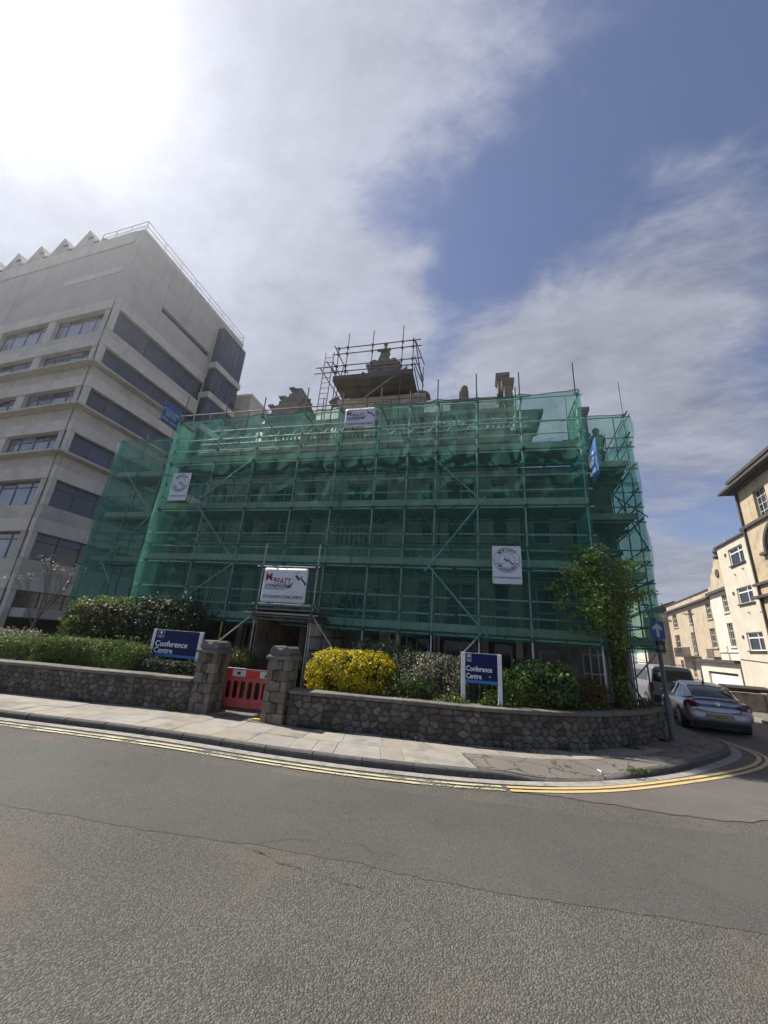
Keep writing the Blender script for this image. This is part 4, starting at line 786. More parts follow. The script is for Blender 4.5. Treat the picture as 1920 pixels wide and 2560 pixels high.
def net(P0, P1, z0, z1, nodes, seed, sag=.05, nrm=None, bulge=.06, name='netting', hang=0.0):
    P0, P1 = Vector((*P0, 0)), Vector((*P1, 0)); Lw = (P1 - P0).length; t = (P1 - P0).normalized(); nb = Vector((t.y, -t.x, 0)); nx = max(6, int(Lw / .16)); nz = max(6, int((z1 - z0) / .2)); g = np.random.default_rng(seed)
    ph = g.uniform(0, 6.28, 8); m = MB(); vs = []
    def near(u): return min(abs(u - k) for k in nodes) if nodes else 1
    span = max(.5, Lw / max(1, len(nodes) - 1)) if nodes else 2
    hem = []
    for j in range(nz + 1):
        v = j / nz
        for i in range(nx + 1):
            u = Lw * i / nx; q = min(1, near(u) / (span * .5)); b = bulge * (q ** .7) * (math.sin(math.pi * v) ** .6 * .8 + .2)
            b += .035 * math.sin(u * 3.1 + ph[0] + v * 2.6) * math.sin(v * 4 + ph[5]) + .03 * math.sin((u + v * 1.4) * 2.2 + ph[6]) + .02 * math.sin(u * 7.7 + ph[1] - v * 5) * (1 - .5 * v) + .018 * math.sin(v * 9 + ph[2] + u * 1.3)
            z = z0 + (z1 - z0) * v - sag * q * (v ** 3) + (1 - v) ** 3 * (.03 * math.sin(u * 2.3 + ph[3]) + .02 * math.sin(u * 6.1 + ph[4]))
            p = P0 + t * u + nb * b; vs.append((p.x, p.y, z))
            if j == nz: hem.append((p.x, p.y - .004, z))
    k = nx + 1; m.add(vs, [(j * k + i, j * k + i + 1, (j + 1) * k + i + 1, (j + 1) * k + i) for j in range(nz) for i in range(nx)])
    o = m.build(name, net_m, sc, smooth=True)
    h = MB(); h.path(hem, .014, 4); h.build('net_hem', net_t, sc); return o
NX = [x + 12.62 for x in XS]
NYF = 12.08
net((-12.62, NYF), (-4.0, NYF), 2.36, 5.16, NX, 1); net((-4.1, NYF - .01), (3.46, NYF - .01), 2.34, 5.20, [n - 8.5 for n in NX], 2)
net((-12.62, NYF + .012), (-4.6, NYF + .012), 5.06, 8.05, NX, 3); net((-4.75, NYF + .02), (3.46, NYF + .02), 5.08, 8.02, [n - 7.9 for n in NX], 4)
net((-12.62, NYF - .006), (-4.8, NYF - .006), 7.94, 10.68, NX, 5, sag=.12); net((-3.6, NYF), (3.46, NYF), 7.92, 10.70, [n - 9 for n in NX], 6, sag=.10); net((-4.9, NYF + .01), (-3.5, NYF + .01), 7.94, 9.7, [0, 1.4], 7)
net((-12.64, 13.6), (-12.64, 12.1), 2.36, 5.8, [0, 1.5], 8, bulge=.12); net((-12.64, 13.6), (-12.64, 12.1), 5.7, 10.66, [0, 1.5], 9, bulge=.16)
net((-17.05, LY - .14), (-12.7, LY - .14), 2.1, 5.9, [0, 1.4, 2.8, 4.2], 10); net((-17.05, LY - .13), (-12.7, LY - .13), 5.8, 10.6, [0, 1.4, 2.8, 4.2], 11)
net((-17.12, 18.5), (-17.12, LY - .14), 2.1, 6.1, [0, 1.6, 3.2, 5], 12, bulge=.1); net((-17.12, 18.5), (-17.12, LY - .14), 6.0, 10.6, [0, 1.6, 3.2, 5], 13, bulge=.1)
net((3.50, 12.1), (3.56, 14.0), 2.4, 5.6, [0, 1.9], 14, bulge=.12); net((3.50, 12.1), (3.56, 14.0), 5.5, 10.7, [0, 1.9], 15, bulge=.1)
net((3.5, RY - .14), (5.6, RY - .14), 2.35, 5.2, [0, 2.0], 16); net((3.5, RY - .13), (5.6, RY - .13), 5.1, 8.0, [0, 2.0], 17); net((3.5, RY - .14), (5.55, RY - .14), 7.9, 10.8, [0, 2.0], 18)
for z0, z1, b, s in ((2.35, 4.6, .10, 31), (4.5, 6.75, .16, 32), (6.65, 8.8, .14, 33), (8.7, 10.8, .06, 34)):
    nodes = [0, 1.4, 2.8, 4.4]; net((5.62, RY - .14), (5.95, 18.5), z0, z1, nodes, s, bulge=b)
# loose ties and knots along the seams
m = MB(); g = random.Random(12)
for x in XS:
    for z in (5.14, 8.0):
        pts = [(x - .25 + i * .05, NYF - .07 - .02 * math.sin(i), z - .05 * abs(math.sin(i * .6 + x)) - g.uniform(0, .03)) for i in range(11)]; m.path(pts, .009, 4)
m.build('net_tie', net_t, sc)['kind'] = 'stuff'
m = MB().lathe([(0.02, 0), (.12, .03), (.16, .1), (.12, .17), (.03, .2)], (-8.9, 12.5, 2.85), 10); m.build('bundled_net', net_t, sc)
# ------------------------------------------------------------------ the stone building behind the scaffold
def wall(name, mat, par, x0, x1, z0, z1, y0, y1, ops, **t):
    xs = sorted({x0, x1, *[v for o in ops for v in o[:2] if x0 < v < x1]}); zs = sorted({z0, z1, *[v for o in ops for v in o[2:4] if z0 < v < z1]}); m = MB()
    for a, b in zip(xs, xs[1:]):
        run = None
        for c, d in zip(zs, zs[1:]):
            cx, cz = (a + b) / 2, (c + d) / 2; hole = any(o[0] < cx < o[1] and o[2] < cz < o[3] for o in ops)
            if not hole: run = (run[0], d) if run else (c, d)
            if (hole or d == z1) and run: m.box(a, b, y0, y1, *run); run = None
    return m.build(name, mat, par, **t)
def window(par, x0, x1, z0, z1, y, nx, zs, fr, gl, fw=.06, d=.06, mull=.045, sill=None):
    m = MB(); m.box(x0, x0 + fw, y, y + d, z0, z1); m.box(x1 - fw, x1, y, y + d, z0, z1); m.box(x0 + fw, x1 - fw, y, y + d, z1 - fw, z1); m.box(x0 + fw, x1 - fw, y, y + d, z0, z0 + fw)
    for i in range(1, nx): x = x0 + (x1 - x0) * i / nx; m.box(x - mull / 2, x + mull / 2, y + .005, y + d - .005, z0 + fw, z1 - fw)
    for z in zs: m.box(x0 + fw, x1 - fw, y + .008, y + d - .008, z - mull / 2, z + mull / 2)
    w = m.build('window', fr, par); LOC[w.name] = LOC.get(par.name, (0, 0, 0))
    zz = [z0 + fw] + sorted(zs) + [z1 - fw]
    for i in range(nx):
        a, b = x0 + (x1 - x0) * i / nx, x0 + (x1 - x0) * (i + 1) / nx
        for c, e in zip(zz, zz[1:]): MB().add([(a + .01, y + d * .55, c), (b - .01, y + d * .55, c), (b - .01, y + d * .55, e), (a + .01, y + d * .55, e)], [(0, 1, 2, 3)]).build('pane', gl[(i * 7 + int(c * 3)) % len(gl)] if isinstance(gl, list) else gl, w)
    if sill: MB().box(x0 - .08, x1 + .08, y - sill, y - .001, z0 - .10, z0).build('sill', bath, w)
    return w
plinth_m = M('shaded_plinth', (.075, .062, .05), (.05, .043, .036), 3, .95, .4, 20)  # ground-storey stone darkened to carry the shade under the scaffold
sb = thing('stone_building', 'Victorian bath stone building with balustraded parapet and gables, wrapped in scaffolding', 'building', (-5, 15, .3))
fz = 14.30; cream_fr = M('cream_window_frame', (.50, .48, .42), (.42, .40, .35), 4, .5)
wx = [(-1.10, 0.02), (.62, 1.20), (-2.10, -1.62), (-8.82, -7.70), (-7.18, -6.70), (-10.0, -9.42), (-11.7, -11.1)]
ops = []
for a, b in wx: ops += [(a, b, .95, 2.3), (a, b, 2.55, 4.35), (a, b, 6.05, 8.35)]
ops += [(-5.25, -3.55, .13, 2.95), (-5.25, -3.55, 2.95, 4.0), (-5.3, -3.5, 6.3, 8.35)]
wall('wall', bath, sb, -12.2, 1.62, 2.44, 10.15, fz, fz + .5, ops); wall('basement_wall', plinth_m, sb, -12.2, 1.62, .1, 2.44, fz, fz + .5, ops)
MB().box(-12.2, 1.60, fz + .5, 24, .1, 10.1).build('rear_wall', bath_dark, sb)
for a, b in wx:
    n = 2 if b - a > .8 else 1
    window(sb, a, b, .95, 2.3, fz + .12, n, [], cream_fr, glass_dim); window(sb, a, b, 2.55, 4.35, fz + .12, n, [3.5], cream_fr, glass_dim, sill=.2); window(sb, a, b, 6.05, 8.35, fz + .12, n, [7.45], cream_fr, glass_dim, sill=.2)
    for z0, z1 in ((2.45, 4.5), (5.95, 8.5)):    # pilasters, heads and carved aprons round each opening
        m = MB(); m.box(a - .16, a - .01, fz - .07, fz - .002, z0, z1); m.box(b + .01, b + .16, fz - .07, fz - .002, z0, z1); m.box(a - .24, b + .24, fz - .13, fz - .002, z1 + .002, z1 + .14); m.box(a - .18, b + .18, fz - .09, fz - .002, z1 + .142, z1 + .3); m.build('window_surround', bath, sb)
    m = MB(); m.box(a - .1, b + .1, fz - .05, fz - .002, 5.1, 5.75); g = random.Random(int(a * 10) + 99)
    for i in range(int((b - a) / .12)): x = a + .06 + i * .12; m.prism([(x - .04, 5.3), (x + .04, 5.25), (x + .05, 5.5), (x, 5.62), (x - .05, 5.48)], 'y', fz - .07 - g.uniform(0, .02), fz - .051)
    m.build('carved_apron', bath, sb)
for x in (-12.0, -10.75, -9.15, -7.45, -6.45, -2.75, -1.35, .30, 1.42):
    for z0, z1 in ((.9, 4.6), (5.9, 8.7)): MB().box(x - .11, x + .11, fz - .05, fz - .002, z0, z1).box(x - .15, x + .15, fz - .08, fz - .002, z1 + .002, z1 + .16).box(x - .14, x + .14, fz - .09, fz - .052, (z0 + z1) / 2 - .2, (z0 + z1) / 2 + .2).build('pilaster', bath, sb)
for z0, z1, p in ((4.72, 4.86, .20), (5.80, 5.92, .12), (8.95, 9.1, .16), (9.6, 9.78, .30), (9.782, 10.0, .50)): MB().box(-12.2 - p, 1.62 + p, fz - p, fz - .003, z0, z1).build('cornice', bath, sb)
g = random.Random(3)
for i in range(46): x = -12.1 + i * .30; MB().box(x, x + .12, fz - .26, fz - .002, 9.42, 9.598).build('bracket', bath, sb)
MB().box(-12.3, 1.62, fz - .12, fz + .2, 10.152, 10.5).build('parapet_base', bath, sb); MB().box(-12.3, 1.62, fz - .16, fz + .24, 11.35, 11.56).build('parapet_rail', bath, sb)
BAL = MB().lathe([(.07, 0), (.07, .06), (.035, .1), (.075, .28), (.08, .36), (.04, .52), (.03, .6), (.06, .68), (.07, .72), (.07, .8)], n=8).mesh('baluster', bath, smooth=False)
k = 0
for gx in (-11.9, -9.6, -7.6, -5.9, -3.9, -1.9, .3):
    MB().box(gx - .18, gx + .18, fz - .13, fz + .2, 10.502, 11.348).build('parapet_pier', bath, sb)
    for i in range(7 if gx < .2 else 4):
        x = gx + .36 + i * .20
        if x < 1.55 and min(abs(x - q) for q in (-9.6, -7.6, -5.9, -3.9, -1.9, .3)) > .24: inst('baluster', BAL, sb, (x, fz + .03, 10.5), scale=(1, 1, 1.06))
# projecting cornice end seen against the sky at the right
MB().prism([(1.62, 10.16), (1.9, 10.18), (2.35, 10.5), (2.45, 10.95), (2.62, 10.98), (2.62, 11.12), (1.62, 11.12)], 'y', 13.75, 15.6).build('cornice_return', bath_dark, sb)
# arched doorway with fanlight, and the balcony over it
m = MB(); n = 16; cx, cz, ro, ri = -4.4, 3.0, 1.15, .92; vs = []
for i in range(n + 1): a = math.pi * i / n; vs += [(cx + ro * math.cos(a), fz - .12, cz + ro * math.sin(a)), (cx + ri * math.cos(a), fz - .12, cz + ri * math.sin(a)), (cx + ro * math.cos(a), fz, cz + ro * math.sin(a)), (cx + ri * math.cos(a), fz, cz + ri * math.sin(a))]
m.add(vs, [(4 * i, 4 * i + 4, 4 * i + 5, 4 * i + 1) for i in range(n)] + [(4 * i, 4 * i + 2, 4 * i + 6, 4 * i + 4) for i in range(n)] + [(4 * i + 1, 4 * i + 5, 4 * i + 7, 4 * i + 3) for i in range(n)]); m.build('door_arch', bath, sb)
m = MB()
for i in range(n): a, b = math.pi * i / n, math.pi * (i + 1) / n; m.tube((cx + .86 * math.cos(a), fz - .05, cz + .86 * math.sin(a)), (cx + .86 * math.cos(b), fz - .05, cz + .86 * math.sin(b)), .035, n=6)
for a in (30, 65, 90, 115, 150): m.tube((cx, fz - .05, cz), (cx + .86 * math.cos(R(a)), fz - .05, cz + .86 * math.sin(R(a))), .022, n=6)
m.box(cx - .9, cx + .9, fz - .08, fz - .02, cz - .09, cz - .01); fl = m.build('fanlight', cream_fr, sb); LOC[fl.name] = LOC[sb.name]
MB().prism([(cx + .85 * math.cos(math.pi * i / 12), cz + .85 * math.sin(math.pi * i / 12)) for i in range(13)], 'y', fz - .03, fz - .015).build('pane', glass_dim, fl)
for x in (-5.6, -3.2): MB().box(x - .2, x + .2, fz - .25, fz - .002, .2, 4.3).box(x - .26, x + .26, fz - .3, fz - .002, 4.302, 4.6).build('door_column', bath, sb)
g = random.Random(31); m = MB()
for i in range(60): x, z = -3.35 + g.uniform(-.2, .6), 2.7 + g.uniform(0, 1.6); m.lathe([(.02, -.05), (.06, -.01), (.04, .04)], (x, fz - .04, z), 6)
m.build('carved_panel', bath, sb)['kind'] = 'stuff'
MB().box(-5.85, -2.65, fz - .75, fz - .002, 5.0, 5.28).build('balcony_floor', bath, sb); MB().box(-5.85, -2.65, fz - .75, fz - .5, 5.282, 5.5).build('balcony_plinth', bath, sb); MB().box(-5.9, -2.6, fz - .78, fz - .47, 6.18, 6.32).build('balcony_rail', bath, sb)
for a, b in ((-5.85, -5.25), (-3.25, -2.65)): MB().box(a, b, fz - .73, fz - .5, 5.502, 6.178).box(a + .12, b - .12, fz - .76, fz - .732, 5.62, 6.05).build('balcony_pier', bath, sb)
for i in range(10): inst('baluster', BAL, sb, (-5.14 + i * .195, fz - .62, 5.5), scale=(1, 1, .85))
window(sb, -5.3, -3.5, 6.3, 8.35, fz + .12, 3, [7.45], cream_fr, glass_dim)
# roof and gables
MB().prism([(14.9, 10.4), (14.9, 11.0), (18.2, 14.85), (21.5, 11.0), (21.5, 10.4)], 'x', -12.0, 1.5).build('roof', slate, sb)
g = random.Random(77); slm = MB().box(-.5, .5, -.01, .01, -.5, .5).mesh('roof_slate', slate); ang = math.atan2(3.3, 3.85)
for r_ in range(8):
    for c_ in range(34):
        f = (r_ + .5) / 8; x = -11.8 + (c_ + .5 * (r_ % 2)) * .395
        if x < 1.4: inst('roof_slate', slm, sb, (x, 14.9 + 3.3 * f - .03, 11.0 + 3.85 * f + .03), (-ang + g.uniform(-.01, .01), 0, 0), (.385, 1, .66))
MB().tube((-12.0, 18.2, 14.9), (1.5, 18.2, 14.9), .07).build('ridge', slate, sb)
def finial(par, x, y, z, s=1.0, mat=bath_dark, name='finial'):
    return MB().lathe([(.20 * s, 0), (.20 * s, .18 * s), (.12 * s, .24 * s), (.17 * s, .38 * s), (.17 * s, .42 * s), (.10 * s, .48 * s), (.07 * s, .6 * s), (.13 * s, .66 * s), (.17 * s, .76 * s), (.17 * s, .86 * s), (.12 * s, .96 * s), (.03 * s, 1.0 * s)], (x, y, z), 12).build(name, mat, par, smooth=True)
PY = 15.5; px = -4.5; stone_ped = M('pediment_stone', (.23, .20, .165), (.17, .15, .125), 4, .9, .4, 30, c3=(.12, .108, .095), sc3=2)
half = [(0, 12.4), (1.75, 12.4), (1.75, 13.2), (1.30, 14.72), (1.22, 14.85), (.98, 14.92), (.80, 15.08), (.74, 15.3), (.90, 15.42), (.86, 15.50), (.56, 15.56), (.40, 15.68), (.28, 15.88), (.20, 16.15), (.18, 16.36), (.24, 16.42), (0, 16.45)]
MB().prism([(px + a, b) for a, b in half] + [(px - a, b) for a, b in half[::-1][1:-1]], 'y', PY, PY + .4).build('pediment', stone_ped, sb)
m = MB(); m.box(px - .9, px + .9, PY - .09, PY - .002, 15.42, 15.54); m.box(px - 1.35, px + 1.35, PY - .08, PY - .002, 14.62, 14.74); m.box(px - .13, px - .08, PY - .04, PY - .002, 14.74, 15.42); m.box(px + .12, px + .17, PY - .04, PY - .002, 14.74, 15.42); m.box(px - .35, px + .35, PY - .1, PY - .002, 16.3, 16.42)
for x in (px - .6, px + .35):
    m.box(x, x + .28, PY - .03, PY - .002, 15.18, 15.22); m.box(x, x + .28, PY - .03, PY - .002, 14.92, 14.96); m.box(x, x + .04, PY - .03, PY - .002, 14.96, 15.18); m.box(x + .24, x + .28, PY - .03, PY - .002, 14.96, 15.18)
m.build('pediment_moulding', stone_ped, sb)
for s_ in (-1, 1): MB().lathe([(.02, -.2), (.2, -.18), (.2, .18), (.02, .2)], (0, 0, 0), 14).build('volute', stone_ped, sb); bpy.context.scene.objects
for o in [o for o in bpy.data.objects if o.name.startswith('volute')]:
    s_ = -1 if o.name == 'volute' else 1; o.data.transform(Matrix.Translation(Vector(LOC[sb.name]))); o.rotation_euler = (math.pi / 2, 0, 0); o.location = (px + s_ * .52 - LOC[sb.name][0], PY + .18 - LOC[sb.name][1], 15.66 - LOC[sb.name][2])
finial(sb, px, PY + .2, 16.42, .62, stone_ped); finial(sb, px - 1.12, PY + .2, 14.80, .52, stone_ped); finial(sb, px + 1.14, PY + .2, 14.80, .56, stone_ped)
MB().box(-6.4, -2.3, 15.0, 15.5, 11.2, 12.95).box(-6.5, -2.2, 14.9, 15.55, 12.952, 13.12).build('gable_base', bath, sb)
for s_ in (-1, 1): MB().prism([(px + s_ * 1.9, 13.12), (px + s_ * 2.5, 13.12), (px + s_ * 2.35, 13.3), (px + s_ * 2.05, 13.38)][::s_], 'y', 15.0, 15.5).build('scroll', stone_ped, sb)
GY = 15.5
gl_ = [(-10.7, 12.3), (-10.64, 13.0), (-10.42, 13.05), (-10.37, 13.5), (-10.1, 13.55), (-10.0, 13.75), (-9.86, 13.8), (-9.82, 14.0), (-9.56, 14.02), (-9.52, 14.2), (-9.34, 14.22), (-9.30, 14.5), (-8.86, 14.5), (-8.8, 14.2), (-8.62, 14.15), (-8.55, 13.8), (-8.4, 13.6), (-8.25, 13.3), (-8.1, 13.1), (-8.0, 12.3)]
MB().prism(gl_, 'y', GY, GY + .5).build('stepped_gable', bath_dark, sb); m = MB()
for (a, z) in ((-10.5, 13.5), (-9.95, 13.98), (-9.42, 14.48), (-8.6, 13.78)): m.box(a - .12, a + .18, GY - .1, GY + .6, z - .04, z + .05)
m.build('gable_cap', bath_dark, sb); finial(sb, -10.15, GY + .25, 13.56, .42); finial(sb, -8.42, GY + .25, 13.62, .34); finial(sb, -9.9, GY + .25, 14.02, .28)
def chim(x0, x1, y0, y1, z0, z1, mat=bath_dark, pots=0):
    MB().box(x0, x1, y0, y1, z0, z1 - .3).box(x0 - .06, x1 + .06, y0 - .06, y1 + .06, z1 - .298, z1 - .18).box(x0 - .1, x1 + .1, y0 - .1, y1 + .1, z1 - .178, z1).box(x0 - .05, x1 + .05, y0 - .05, y1 + .05, (z0 + z1) / 2 - .05, (z0 + z1) / 2 + .05).build('chimney', mat, sb)
chim(1.08, 1.50, 15.5, 16.1, 12.0, 14.28); chim(1.30, 1.62, 14.9, 15.4, 11.4, 13.5); 
m = MB()
for i in range(5): m.box(1.50 + .03 * i, 1.62 + .03 * i, 15.4, 15.8, 13.75 - .28 * i, 13.98 - .28 * i)
m.build('chimney_corbel', bath_dark, sb)
MB().prism([(-1.1, 12.7), (.2, 12.7), (.05, 12.95), (-.15, 13.08), (-.25, 13.1), (-.25, 13.5), (-.68, 13.5), (-.68, 13.1), (-.8, 13.05), (-1.0, 12.9)], 'y', 15.5, 15.9).build('dormer_pier', bath_dark, sb)
MB().lathe([(.1, 0), (.12, .06), (.17, .14), (.19, .24), (.17, .34), (.1, .42), (.02, .44)], (-.46, 15.7, 13.5), 12).build('ball_finial', M('lichened_stone', (.20, .18, .09), (.25, .20, .08), 6, .9), sb, smooth=True)
# right wing and left wing of the same building
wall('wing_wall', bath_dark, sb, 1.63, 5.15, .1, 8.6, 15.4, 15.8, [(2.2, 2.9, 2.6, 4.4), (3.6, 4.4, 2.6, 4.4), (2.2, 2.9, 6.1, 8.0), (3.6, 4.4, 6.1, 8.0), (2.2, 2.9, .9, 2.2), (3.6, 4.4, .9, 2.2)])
for a, b in ((2.2, 2.9), (3.6, 4.4)):
    for z0, z1 in ((.9, 2.2), (2.6, 4.4), (6.1, 8.0)): window(sb, a, b, z0, z1, 15.5, 1, [(z0 + z1) / 2], cream_fr, glass_dim)
MB().box(1.63, 5.15, 15.8, 22, .1, 8.5).build('wing_rear', bath_dark, sb)
for z0, z1, p in ((4.7, 4.9, .25), (5.7, 5.85, .12), (8.6, 8.8, .2), (8.802, 9.1, .42), (8.2, 8.35, .1)): MB().box(1.65, 5.15 + p, 15.4 - p, 22, z0, z1).build('wing_cornice', bath_dark, sb)
MB().box(1.65, 5.15, 15.42, 15.7, 9.102, 9.4).build('wing_parapet', bath_dark, sb)
chim(4.22, 4.56, 15.2, 15.6, 9.4, 11.95)
stt = MB().lathe([(.26, 0), (.26, .25), (.16, .3), (.24, .5), (.30, .8), (.22, 1.0), (.10, 1.06), (.12, 1.15), (.15, 1.25), (.09, 1.36), (.02, 1.38)], (4.92, 15.5, 9.75), 10).build('roof_figure', bath_dark, sb)
MB().prism([(4.35, 9.4), (5.15, 9.4), (5.1, 9.75), (4.6, 9.9), (4.55, 10.6), (4.35, 10.9)], 'y', 15.45, 15.7).build('wing_gable', bath_dark, sb)
wall('left_wing_wall', bath_dark, sb, -16.2, -12.21, .1, 8.3, 16.2, 16.6, [(-15.5, -14.7, 2.6, 4.4), (-15.5, -14.7, 5.9, 7.6), (-13.8, -13.0, 2.6, 4.4), (-13.8, -13.0, 5.9, 7.6)])
for a, b in ((-15.5, -14.7), (-13.8, -13.0)):
    for z0, z1 in ((2.6, 4.4), (5.9, 7.6)): window(sb, a, b, z0, z1, 16.3, 1, [(z0 + z1) / 2], cream_fr, glass_dim)
MB().box(-16.2, -12.21, 16.6, 22, .1, 8.2).build('left_wing_rear', bath_dark, sb)
# ------------------------------------------------------------------ office block
ob = thing('office_block', 'tall pale concrete office block with dark ribbon windows and saw-tooth roof lights', 'office block', (-26.0, 16.9, 0), math.atan2(.998, .058))
Hd = [3.5, 6.97, 10.45, 13.9, 17.45, 20.95, 24.4]; Sl = [1.9, 5.3, 8.7, 12.1, 15.6, 19.05, 22.4, 25.05]
dark_in = M('dark_interior', (.02, .02, .022), rough=.9)
MB().box(.9, 13.0, .9, 40, 0, 32.0).build('core', dark_in, ob)
g = random.Random(21); LB = [1.0, 6.2, 7.05, 12.6, 13.4, 18.9, 19.7, 25.2, 26.0, 31.5, 32.3, 38]
for k, (h, s_) in enumerate(zip(Hd, Sl[1:])):
    for a, b in ((0, 3.0), (3.0, 6.0), (6.0, 9.05)):
        ubox('concrete_beam', a + .006 - (.10 if a == 0 else 0), b - .006, -.10, .45, h, h + .84, concrete_hi, ob)
        if k < 6: ubox('concrete_panel', a + .006, b - .006, -.02 + g.uniform(0, .008), .45, h + .845, s_, concrete, ob)
    for i, a in enumerate(np.arange(.0, 38, 3.17)):
        b = a + 3.17
        ubox('concrete_beam', -.10, .45, max(a, .46) + .006, b - .006, h + .002, h + .842, concrete_hi, ob)
        if k < 6: ubox('concrete_panel', -.02 + g.uniform(0, .008), .45, max(a, .46) + .006, b - .006, h + .847, s_ + .002, concrete, ob)
    if k in (2, 3, 4):
        MB().prism([(-.55, s_ + .02), (-.55, s_ + .12), (0, s_ + .16), (9.0, s_ + .16), (9.0, s_ + .02)], 'y', -.62, -.022).build('ledge', concrete, ob)
        MB().box(-.62, -.022, -.0215, 38, s_ + .02, s_ + .15).build('ledge', concrete, ob)
for z0, z1 in zip([0] + Sl[1:7], Hd):
    if z0 == 0: z0 = 0
    ubox('column', -.06, .25, -.06, .25, z0, z1, concrete_hi, ob); ubox('column', -.02, .40, .46, 1.0, z0, z1, concrete, ob)
    for a, b in zip(LB[1::2], LB[2::2]): ubox('column', -.02, .45, a, b, z0, z1, concrete_hi, ob)
for k, (s_, h) in enumerate(zip(Sl[:7], Hd)):
    window(ob, .25, 9.05, s_, h, .22, 6, [] if k > 2 else [h - .5], metal_frame, glass_dark, .05, .08, .04)
    for a, b in zip(LB[0::2], LB[1::2]):
        w = MB(); xx = .25; n = 4; w.box(xx, xx + .08, a, a + .07, s_, h); w.box(xx, xx + .08, b - .07, b, s_, h); w.box(xx, xx + .08, a + .07, b - .07, h - .07, h); w.box(xx, xx + .08, a + .07, b - .07, s_, s_ + .07); zt = h - .42; w.box(xx + .01, xx + .07, a + .07, b - .07, zt - .04, zt + .04)
        ys = [a + (b - a) * f for f in (0, .22, .5, .78, 1)]
        for y in ys[1:-1]: w.box(xx + .006, xx + .074, y - .045, y + .045, s_ + .07, h - .07)
        w = w.build('window', metal_frame, ob)
        for i in range(4):
            for z0, z1, mt in ((s_ + .07, zt, glass_blue if (k > 0 and g.random() < .9) else glass_dark), (zt, h - .07, glass_dark if g.random() < .6 else glass_blue)): MB().add([(xx + .04, ys[i], z0), (xx + .04, ys[i], z1), (xx + .04, ys[i + 1], z1), (xx + .04, ys[i + 1], z0)], [(0, 1, 2, 3)]).build('pane', mt, w)
zr = [(25.25, 27.28), (27.30, 27.80), (27.82, 30.0), (30.02, 32.5)]
for z0, z1 in zr:
    for a, b in ((-.1, 3.18), (3.2, 8.9), (8.92, 13.0)):
        if z0 == 27.30 and a == 3.2: MB().box(a, b, .25, .5, z0, z1).build('slot_window', glass_dark, ob); continue
        ubox('concrete_panel', a, b, -.06, .6, z0, z1, concrete_blank, ob)
    for i, (a, b) in enumerate(((.62, 13.05), (13.1, 25.5), (25.55, 38))):
        if z0 == 30.02: ubox('concrete_panel', -.06, .6, a, b, z0, 31.18, concrete_blank, ob); ubox('coping_panel', -.16, .6, a, b, 31.2, 32.5, concrete_hi, ob)
        else: ubox('concrete_panel', -.06, .6, a, b, z0, z1, concrete_blank, ob)
ubox('light_panel', -.10, -.061, .64, 7.2, 28.12, 28.72, concrete_hi, ob)
MB().box(-.12, 13.0, -.12, -.061, 32.2, 32.52).build('coping_panel', concrete_hi, ob)
MB().box(0, 13, 0, 38, 32.0, 32.45).build('roof', concrete, ob)
for i in range(9):      # pyramid roof lights
    p = 7.2 + i * 3.08; MB().add([(-.05, p - 1.9, 32.53), (3.2, p - 1.9, 32.53), (3.2, p + 1.15, 32.75), (-.05, p + 1.15, 32.75), (-.02, p - .15, 34.85), (2.6, p - .15, 34.85)], [(0, 4, 3), (0, 1, 5, 4), (1, 2, 5), (2, 3, 4, 5), (0, 3, 2, 1)]).build('roof_light', concrete, ob)
    ubox('louvre', -.14, -.06, p - 2.1, p - 1.5, 32.75, 32.85, metal_frame, ob); ubox('louvre', -.14, -.06, p - 1.2, p - .6, 33.5, 33.6, metal_frame, ob)
m = MB()
for z in (32.95, 33.45): m.tube((-.05, -.05, z), (12.9, -.05, z), .03, n=6); m.tube((-.05, -.05, z), (-.05, 4.9, z), .03, n=6)
for i in range(8): m.tube((i * 1.84, -.05, 32.5), (i * 1.84, -.05, 33.47), .03, n=6)
for i in range(1, 4): m.tube((-.05, i * 1.63, 32.5), (-.05, i * 1.63, 33.47), .03, n=6)
m.tube((12.9, -.05, 32.95), (12.9, 2, 32.95), .03, n=6).tube((12.9, -.05, 33.45), (12.9, 2, 33.45), .03, n=6); m.build('roof_railing', steel, ob)
MB().lathe([(.1, 0), (.12, .7), (.35, .8), (.38, 1.2), (.1, 1.45)], (.6, 5.4, 32.5), 8).build('roof_vent', metal_frame, ob)
# glazed stair tower at the far end
for i in range(9):
    z0 = [26.9, 23.5, 20.05, 16.6, 13.1, 9.7, 6.2, 2.7, 0][i]; z1 = [31.2, 26.25, 22.8, 19.4, 15.9, 12.4, 9.0, 5.5, 2.0][i]
    window(ob, 9.35, 12.9, z0, z1, -.75, 5, [z0 + (z1 - z0) * .3], metal_frame, glass_dark, .06, .08, .05)
    MB().box(9.3, 9.36, -.72, .4, z0, z1).build('side_pane', glass_dark, ob); MB().box(12.9, 12.95, -.72, 1.5, z0, z1).build('side_pane', glass_dark, ob)
    if i < 8: MB().box(9.15, 13.0, -.95, .3, z0 - .62, z0 - .01).build('tower_band', concrete_hi, ob)
lampm = bpy.data.materials.new('lit_tube'); lampm.use_nodes = True; e = lampm.node_tree.nodes['Principled BSDF']; e.inputs['Emission Color'].default_value = (.9, .95, 1, 1); e.inputs['Emission Strength'].default_value = 1.1
for z, n in ((25.2, 3), (21.9, 3)):
    for i in range(n): ubox('ceiling_light', 9.9 + i * .8, 10.4 + i * .8, -.665, -.655, z - i * .0, z + .07, lampm, ob)
MB().box(9.05, 9.14, -.1, -.02, 2, 25.3).build('downpipe', concrete_hi, ob)
m = MB(); pts = [(-.12, .3, 25.0)]
for k in range(6, -1, -1): pts += [(-.16, .32, Hd[k] + .9), (-.70 if k in (2, 3, 4) else -.16, .32, Hd[k] + 1.6), (-.16, .3, Hd[k])]
